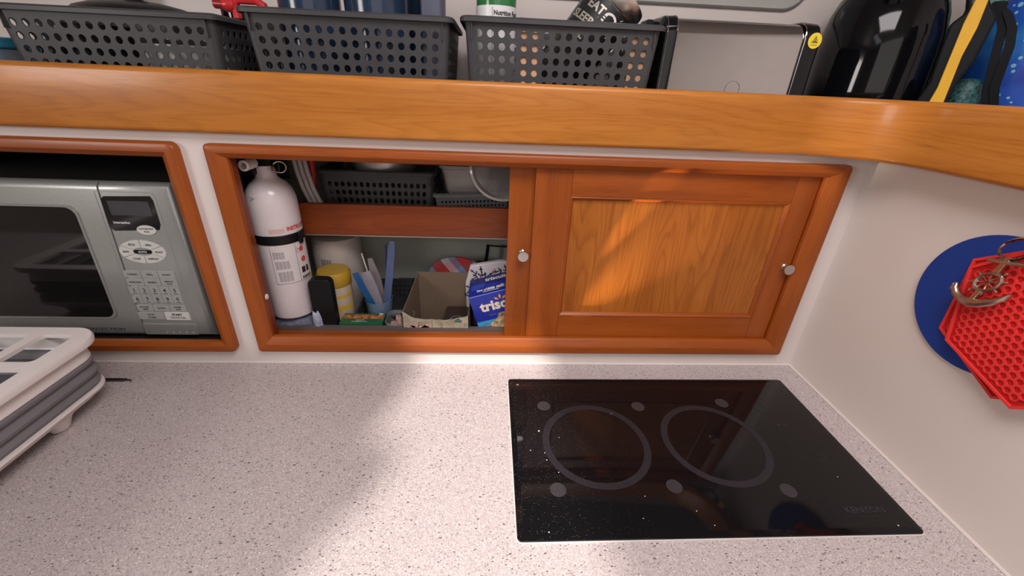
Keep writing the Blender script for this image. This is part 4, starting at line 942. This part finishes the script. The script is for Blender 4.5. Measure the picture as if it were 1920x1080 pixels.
# the body is cut at the cupboard floor by its own tilt: bottom edge follows the floor
th = math.radians(16.5)
def botz(u): return (.1195 + u * sin(th)) / cos(th)
bl = [(0, 0), (BWd, 0), (BWd, -(.1195) / cos(th) + 0), (0.0, 0)]
pts = [(0, 0), (BWd, 0), (BWd, -min(botz(BWd), .19)), (.0 + .0345, -.1165)]
pts = [(0, 0), (BWd, 0), (BWd, -.118), (.0, -.118)]
MB().prism(pts, lambda u, v, h: (u, h, v), 0, BDp).build('carton', mat('cracker_blue', (.012, .030, .33), .35, noise=.06), cb, world=False, bevel=.0006)
navy_i = mat('cracker_navy', (.008, .015, .16), .4)
decal('top_flap', navy_i, [('rect', 0.001, .028, BWd, .0495)], ft, cb, world=False, h=.0006)
decal('tab', mat('cracker_mid_blue', (.03, .06, .46), .4), [('poly', [(.004, .030), (.036, .030), (.032, .018), (.006, .012)])], ft, cb, world=False, h=.0009)
decal('lettering', ink_white, [('text', 'triscuit', .034, .0345, .0135, dict(bold=.0005, sx=1.15)), ('text', 'hint of', .017, .0085, .0085, dict(bold=.0003, sx=.9)), ('text', 'sea salt', .0385, .0085, .0118, dict(bold=.0006, sx=1.0)), ('rect', .030, .0045, .062, .0060)], ft, cb, world=False, h=.0010)
decal('lettering', ink_cream, [('text', 'triscuit', .0165, -.0375, .0300, dict(bold=.0011, sx=1.0))], lambda u, v, h: (u, -h, v), cb, world=False, h=.0006)
decal('lettering', ink_grey, [('text', 'baked with 100% whole grain', .0290, -.0500, .0060, dict(sx=1.0))], lambda u, v, h: (u, -h, v), cb, world=False, h=.0006)
decal('edge_line', mat('pale_blue_ink', (.30, .38, .62), .4), [('rect', 0, -.0012, BWd, .0)], lambda u, v, h: (u, -h, v), cb, world=False, h=.0006)
decal('grain_mark', mat('orange_ink', (.75, .35, .08), .5), [('poly', [(.0600, -.0180), (.0575, -.0120), (.0600, -.0060), (.0625, -.0120)]), ('poly', [(.0565, -.0190), (.0500, -.0165), (.0480, -.0115), (.0540, -.0135)]), ('poly', [(.0635, -.0190), (.0700, -.0165), (.0720, -.0115), (.0660, -.0135)])], lambda u, v, h: (u, -h, v), cb, world=False, h=.0006)
decal('sky_print', mat('cyan_ink', (.05, .34, .62), .4), [('poly', [(.0005, -.0590), (BWd, -.0590), (BWd, -.117), (.0005, -.117)])], lambda u, v, h: (u, -h, v), cb, world=False, h=.0004)
decal('field_print', mat('wheat_ink', (.50, .36, .20), .5, noise=.6, scale=120), [('poly', [(.0005, -.0760), (.022, -.0700), (.040, -.0610), (.050, -.048), (BWd, -.040), (BWd, -.117), (.0005, -.117)])], lambda u, v, h: (u, -h, v), cb, world=False, h=.0005)
decal('seal_mark', ink, [('ring', circ(.0185, -.0730, .0085, 24, .0062), circ(.0185, -.0730, .0078, 24, .0055)), ('text', 'NON GMO', .0185, -.0742, .0034, dict(align='CENTER'))], lambda u, v, h: (u, -h, v), cb, world=False, h=.0008)

# anchor printed napkins
nk = lambda u, y, v: (-.626 + (u + .626) * 1.031, y, .507 - (.507 - v) * 1.031)
an = thing('anchor_print_napkins', 'white napkin pack printed with small anchors behind the cracker box', 'napkins', (-.625, .145, .001))
MB().prism([(-.668, .017), (-.575, .017), (-.575, .170), (-.600, .172), (-.662, .160), (-.672, .120)], lambda u, v, h: nk(u, .137 + h, v), 0, .014).build('pack', mat('napkin_white', (.56, .53, .53), .6), an, bevel=.003)
def anchor2d(u, v, s, r):
    out = []; c_, s_ = cos(r), sin(r)
    def R_(a, b_): return (u + (a * c_ - b_ * s_) * s, v + (a * s_ + b_ * c_) * s)
    def ln(a, b_, c2, d, wd): p, q = R_(a, b_), R_(c2, d); out.append(('line', p[0], p[1], q[0], q[1], wd * s * 1.2))
    ln(0, -1, 0, .8, .22); ln(-.4, .5, .4, .5, .18)
    A = [(-.8, -.35), (-.6, -.75), (-.3, -.95), (0, -1.02), (.3, -.95), (.6, -.75), (.8, -.35)]
    for p, q in zip(A, A[1:]): ln(*p, *q, .24)
    out.append(('ring', [R_(.22 * cos(a), 1.0 + .22 * sin(a)) for a in [2 * PI * k / 10 for k in range(10)]], [R_(.11 * cos(a), 1.0 + .11 * sin(a)) for a in [2 * PI * k / 10 for k in range(10)]]))
    return out
sh = []
for (u, v, s_, r) in ((-.655, .147, .0055, .9), (-.639, .149, .0075, .2), (-.623, .141, .0065, -.9), (-.654, .133, .0055, 2.2), (-.606, .150, .006, 1.9), (-.600, .135, .006, .4), (-.665, .112, .005, 1.0), (-.668, .098, .005, -.6), (-.590, .158, .005, .3)):
    sh += anchor2d(u, v, s_ * 1.25, r)
decal('anchor_print', mat('navy_ink', (.012, .016, .05), .5), sh, lambda u, v, h: nk(u, .137 - h, v), an, h=.0010)
decal('anchor_print', ink_red, anchor2d(-.640, .134, .0045, .1) + anchor2d(-.613, .152, .004, -.5), lambda u, v, h: nk(u, .137 - h, v), an, h=.0010)
# plaid potholder
def plaid():
    m, N, L, B = new_mat('plaid_print')
    tc = N.new('ShaderNodeTexCoord'); mp = N.new('ShaderNodeMapping'); mp.inputs['Rotation'].default_value = (0, .62, 0); mp.inputs['Scale'].default_value = (17, 17, 17); L.new(tc.outputs['Object'], mp.inputs['Vector'])
    sp = N.new('ShaderNodeSeparateXYZ'); L.new(mp.outputs['Vector'], sp.inputs[0])
    cols = []
    for ax in (0, 2):
        f = N.new('ShaderNodeMath'); f.operation = 'FRACT'; L.new(sp.outputs[ax], f.inputs[0])
        r = N.new('ShaderNodeValToRGB'); r.color_ramp.interpolation = 'CONSTANT'
        r.color_ramp.elements[0].color = (.62, .10, .10, 1) if ax == 0 else (.9, .5, .5, 1); r.color_ramp.elements[1].position = .45; r.color_ramp.elements[1].color = (.75, .75, .78, 1)
        e = r.color_ramp.elements.new(.75); e.color = (.32, .42, .62, 1) if ax == 0 else (.72, .78, .9, 1)
        L.new(f.outputs[0], r.inputs['Fac']); cols.append(r)
    mx = N.new('ShaderNodeMix'); mx.data_type = 'RGBA'; mx.blend_type = 'MULTIPLY'; mx.inputs[0].default_value = 1; L.new(cols[0].outputs[0], mx.inputs[6]); L.new(cols[1].outputs[0], mx.inputs[7])
    L.new(mx.outputs[2], B.inputs['Base Color']); B.inputs['Roughness'].default_value = .6
    return m
o = MB().prism([(-.700 + .066 * cos(2 * PI * k / 36), .078 + .052 * sin(2 * PI * k / 36)) for k in range(36)], lambda u, v, h: (u, .232 + h - (v - .09) * .1, v), 0, .010).build('plaid_oval_mat', plaid(), bevel=.003); tag(o, 'red, white and blue plaid oval mat behind the torn carton', 'mat')
# black wire rack handle
t = thing('black_wire_rack', 'black wire rack standing behind the cracker box', 'rack', (-.59, .27, 0))
MB().tube([(-.640, .262, .001), (-.635, .262, .085), (-.628, .262, .128), (-.626, .262, .150)], .0042, 8).build('upright', black_pl, t)
MB().tube([(-.628, .262, .149), (-.60, .262, .147), (-.545, .262, .146)], .0022, 8).build('top_bar', black_pl, t)
MB().tube([(-.545, .262, .146), (-.545, .262, .001)], .0028, 8).build('upright', black_pl, t)
box('corner_block', black_pl, -.652, -.640, .256, .268, .001, .108, t, bevel=.001)
o = MB().lathe([(.006, 0), (.013, .001), (.0125, .004), (.005, .006), (.004, .010), (0, .010)], (-.828, Y_B - .0035, .1960), 20, axis='Y', cap=False)
o.v = [(a, 2 * (Y_B - .0035) - b_, c) for a, b_, c in o.v]
o = o.build('suction_hook', mat('violet_clear', (.16, .16, .30), .15)); tag(o, 'small bluish suction hook on the cupboard back wall', 'hook')

# ================================================================== DISH RACK
dr_ = thing('collapsible_dish_rack', 'collapsible white and grey dish rack at the left end of the worktop', 'dish rack', (-1.42, -.28, 0))
DX0, DX1, DY0, DY1 = -1.60, -1.231, -.56, -.0800
def rk(i, z, R=.042): return [(x, y, z) for x, y in rrect(DX0 + i, DX1 - i, DY0 + i, DY1 - i, max(.006, R - i * .6), 7)]
# rim: plate with openings
outer = rrect(DX0, DX1, DY0, DY1, .042, 8)
def cw(l): return l[::-1]
ops = [rrect(-1.3080, -1.2590, -.1700, -.1010, .008, 4), rrect(-1.4160, -1.3240, -.1700, -.1010, .008, 4), rrect(DX0 + .034, -1.4320, -.1700, -.1010, .008, 4), rrect(DX0 + .034, -1.2550, DY0 + .034, -.1860, .008, 4)]
b = MB().plate([outer] + ops, XY(0), .1200, .1262); b.build('rim', white_pl, dr_, smooth=30, bevel=.0012)
MB().loft([rk(.0, .1262), rk(-.0015, .1225), rk(-.0005, .1160), rk(.002, .1155), rk(.002, .1200)], cap=False).build('rim_edge', white_pl, dr_)
MB().loft([rk(.0135, .1205), rk(.0125, .112), rk(.0105, .100), rk(.0095, .0925), rk(.0125, .0915)], cap=False).build('upper_band', white_pl, dr_, solid=.0015)
pleat = [(.0105, .0920), (.0085, .0880), (.0095, .0835), (.0145, .0790), (.0155, .0765), (.0125, .0735), (.0080, .0690), (.0095, .0640), (.0150, .0600), (.0155, .0580), (.0125, .0545), (.0100, .0500), (.0120, .0455), (.0165, .0430)]
MB().loft([rk(i, z) for i, z in pleat], cap=False).build('bellows', grey_sil, dr_, solid=.0018)
MB().loft([rk(.0165, .0440), rk(.0085, .0435), (rk(.0080, .0400)), rk(.0110, .0350), rk(.0200, .0290), rk(.024, .0235)], cap=True).build('base', white_pl, dr_)
MB().prism(rrect(DX0 + .02, DX1 - .02, DY0 + .02, DY1 - .02, .03), XY(0), .0445, .0475).build('tray_floor', grey_in, dr_)
for sx, sy in ((DX1 - .042, DY1 - .090), (DX1 - .052, DY0 + .06), (DX0 + .05, DY1 - .052), (DX0 + .05, DY0 + .06)):
    MB().loft([[(x, y, z) for x, y in rrect(sx - i, sx + i, sy - i * 1.2, sy + i * 1.2, .012)] for i, z in ((.009, .0005), (.011, .003), (.014, .016), (.020, .028))]).build('foot', white_pl, dr_)
# slim tool lying on the worktop
t = thing('slim_metal_pick', 'slim dark metal pick lying flat beside the dish rack', 'tool', (-1.31, -.0555, 0))
MB().prism([(-1.40, -.0590), (-1.2640, -.0590), (-1.2620, -.0530), (-1.40, -.0530)], XY(0), .0006, .0042).build('shank', mat('dark_steel', (.10, .085, .085), .35, metal=.7), t, bevel=.0008)
MB().prism([(-1.398, -.0568), (-1.268, -.0568), (-1.268, -.0552), (-1.398, -.0552)], XY(0), .0043, .0046).build('groove_line', black_pl, t)
MB().tube([(-1.262, -.0560, .0024), (-1.256, -.0558, .0024), (-1.2525, -.0575, .0022), (-1.2525, -.0605, .0018)], [.0016, .0012, .0009, .0006], 8).build('hooked_tip', mat('dark_steel2', (.10, .085, .085), .35, metal=.7), t)

# ================================================================== RIGHT WALL: trivets on a hook
RW = lambda x0: (lambda u, v, h: (x0 - h, -u, v))          # u = -y, h out of the wall
o = MB().prism([(.2471 + .0882 * cos(2 * PI * k / 72), .2770 + .0882 * sin(2 * PI * k / 72)) for k in range(72)], RW(-.0006), 0, .0048).build('blue_disc_trivet', blue_sil, bevel=.0012); tag(o, 'round dark blue silicone trivet hanging on the right wall', 'trivet')
def honey_trivet(cu, cv, side, rot, x0, label):
    root = thing('honeycomb_trivet', label, 'trivet', (x0, -cu, cv - side), group='red honeycomb trivets on the wall hook')
    hexo = [(cu + side * cos(rot + PI / 3 * k), cv + side * sin(rot + PI / 3 * k)) for k in range(6)]
    MB().prism(hexo, RW(x0), 0, .0022).build('backing', red_shaded, root, smooth=0)
    # comb: hexagonal cells with raised walls
    pitch = .0094; b = MB(); fm_ = RW(x0 - .0022); hgt = .0024
    ap = side * cos(PI / 6) - .003
    n = int(side / pitch) + 2
    def inside(u, v, mar):
        du, dv = u - cu, v - cv
        return all(du * cos(rot + PI / 6 + PI / 3 * k) + dv * sin(rot + PI / 6 + PI / 3 * k) < ap - mar for k in range(6))
    r_out, r_in = pitch / math.sqrt(3), pitch / math.sqrt(3) - .0015
    for i in range(-2 * n, 2 * n):
        for j in range(-n - 2, n + 2):
            uu = pitch * (i + .5 * (j % 2)); vv = pitch * math.sqrt(3) / 2 * j
            cr, sr = cos(rot - PI / 6 + PI / 6), sin(rot - PI / 6 + PI / 6)
            u, v = cu + uu * cr - vv * sr, cv + uu * sr + vv * cr
            if not inside(u, v, pitch * .42): continue
            O = [(u + r_out * cos(rot + PI / 6 + PI / 3 * k), v + r_out * sin(rot + PI / 6 + PI / 3 * k)) for k in range(6)]
            I = [(u + r_in * cos(rot + PI / 6 + PI / 3 * k), v + r_in * sin(rot + PI / 6 + PI / 3 * k)) for k in range(6)]
            ot = [b.vert(fm_(*p, hgt)) for p in O]; it = [b.vert(fm_(*p, hgt)) for p in I]; ib = [b.vert(fm_(*p, .0003)) for p in I]
            for k in range(6):
                m_ = (k + 1) % 6; b.face((ot[k], ot[m_], it[m_], it[k])); b.face((it[k], it[m_], ib[m_], ib[k]))
    b.build('comb_cells', red_sil, root, smooth=0)
    i1 = [(cu + (side - .0042) * cos(rot + PI / 3 * k), cv + (side - .0042) * sin(rot + PI / 3 * k)) for k in range(6)]
    MB().plate([hexo, i1], fm_, 0, hgt + .0003).build('rim', red_sil, root, smooth=0, bevel=.0005)
    return root
honey_trivet(.3005, .2810, .100, math.radians(213.4 - 180), -.0062, 'red honeycomb trivet behind, its edge showing past the front one')
honey_trivet(.3125, .2856, .100, math.radians(41), -.0150, 'red hexagonal honeycomb trivet hanging in front')
# anchor and ship wheel hook
hk = thing('anchor_wheel_hook', 'silver anchor and ship wheel charm hanging over the red trivets', 'charm', (-.026, -.252, .273))
tilt = math.radians(-12); HU, HV = .2515, .3120
def hf(u, v, h): return (-.0265 - h, -(HU + u * .975 + v * .19), HV + u * .20 + v * .98)
def hp(u, v, h=.002): return hf(u, v, h)
MB().tube([hp(.0120 * cos(a), .0120 * sin(a)) for a in [2 * PI * k / 32 for k in range(32)]], .0021, 8, closed=True).build('wheel_rim', pewter, hk)
b = MB()
for k in range(8):
    a = PI / 4 * k + .2; b.tube([hp(.002 * cos(a), .002 * sin(a)), hp(.0125 * cos(a), .0125 * sin(a))], .0008, 6)
    b.tube([hp(.013 * cos(a), .013 * sin(a)), hp(.0165 * cos(a), .0165 * sin(a)), hp(.0190 * cos(a), .0190 * sin(a))], [.0008, .0015, .0009], 6)
b.build('wheel_spokes', pewter, hk)
MB().lathe([(.0, 0), (.0032, 0), (.0030, .0015), (0, .0022)], (0, 0, 0), 12, cap=False)
sh_ = MB().prism([(-.0035, .0135), (.0035, .0135), (.0028, .034), (-.0028, .034)], hf, 0, .0045); sh_.build('anchor_shank', pewter, hk, bevel=.0008)
MB().prism([(-.0030, -.0130), (.0030, -.0130), (.0030, -.032), (-.0030, -.032)], hf, 0, .0045).build('anchor_shank', pewter, hk, bevel=.0008)
MB().tube([hp(-.018, .0285), hp(-.010, .0285), hp(.010, .0285), hp(.018, .0285)], [.0022, .0028, .0028, .0022], 10).build('anchor_stock', pewter, hk)
arms = [(-.029 , -.014), (-.0265, -.021), (-.020, -.0285), (-.010, -.0345), (0, -.0365), (.010, -.0345), (.020, -.0285), (.0265, -.021), (.029, -.014)]
MB().tube([hp(u, v + .005) for u, v in arms], [.0016, .0034, .0046, .0052, .0056, .0052, .0046, .0034, .0016], 10).build('anchor_arms', pewter, hk)
for s_ in (-1, 1): MB().prism([(s_ * .031, -.010), (s_ * .0235, -.0165), (s_ * .0300, -.0205)], hf, .0005, .004).build('fluke', pewter, hk, bevel=.0005)
MB().tube([hp(.0155 * cos(a), .0465 + .0135 * sin(a), .003) for a in [2 * PI * k / 36 for k in range(36)]], .0016, 8, closed=True).build('ring', chrome, hk)
hw = thing('wall_hook', 'small silver hook on the right wall carrying the trivets', 'hook', (-.01, -.275, .365))
MB().lathe([(.0, 0), (.010, 0), (.010, .004), (.004, .006), (.0035, .030), (.0065, .032), (.0065, .038), (0, .040)], (0, 0, 0), 18, axis='X', cap=False).v
k_ = MB().lathe([(.0, 0), (.010, 0), (.010, .004), (.004, .006), (.0035, .030), (.0065, .032), (.0065, .038), (0, .040)], (0, 0, 0), 18, axis='X', cap=False)
k_.v = [(-.0056 - a, -.2765 + b_, .3745 + c) for a, b_, c in k_.v]; k_.build('peg', chrome, hw)
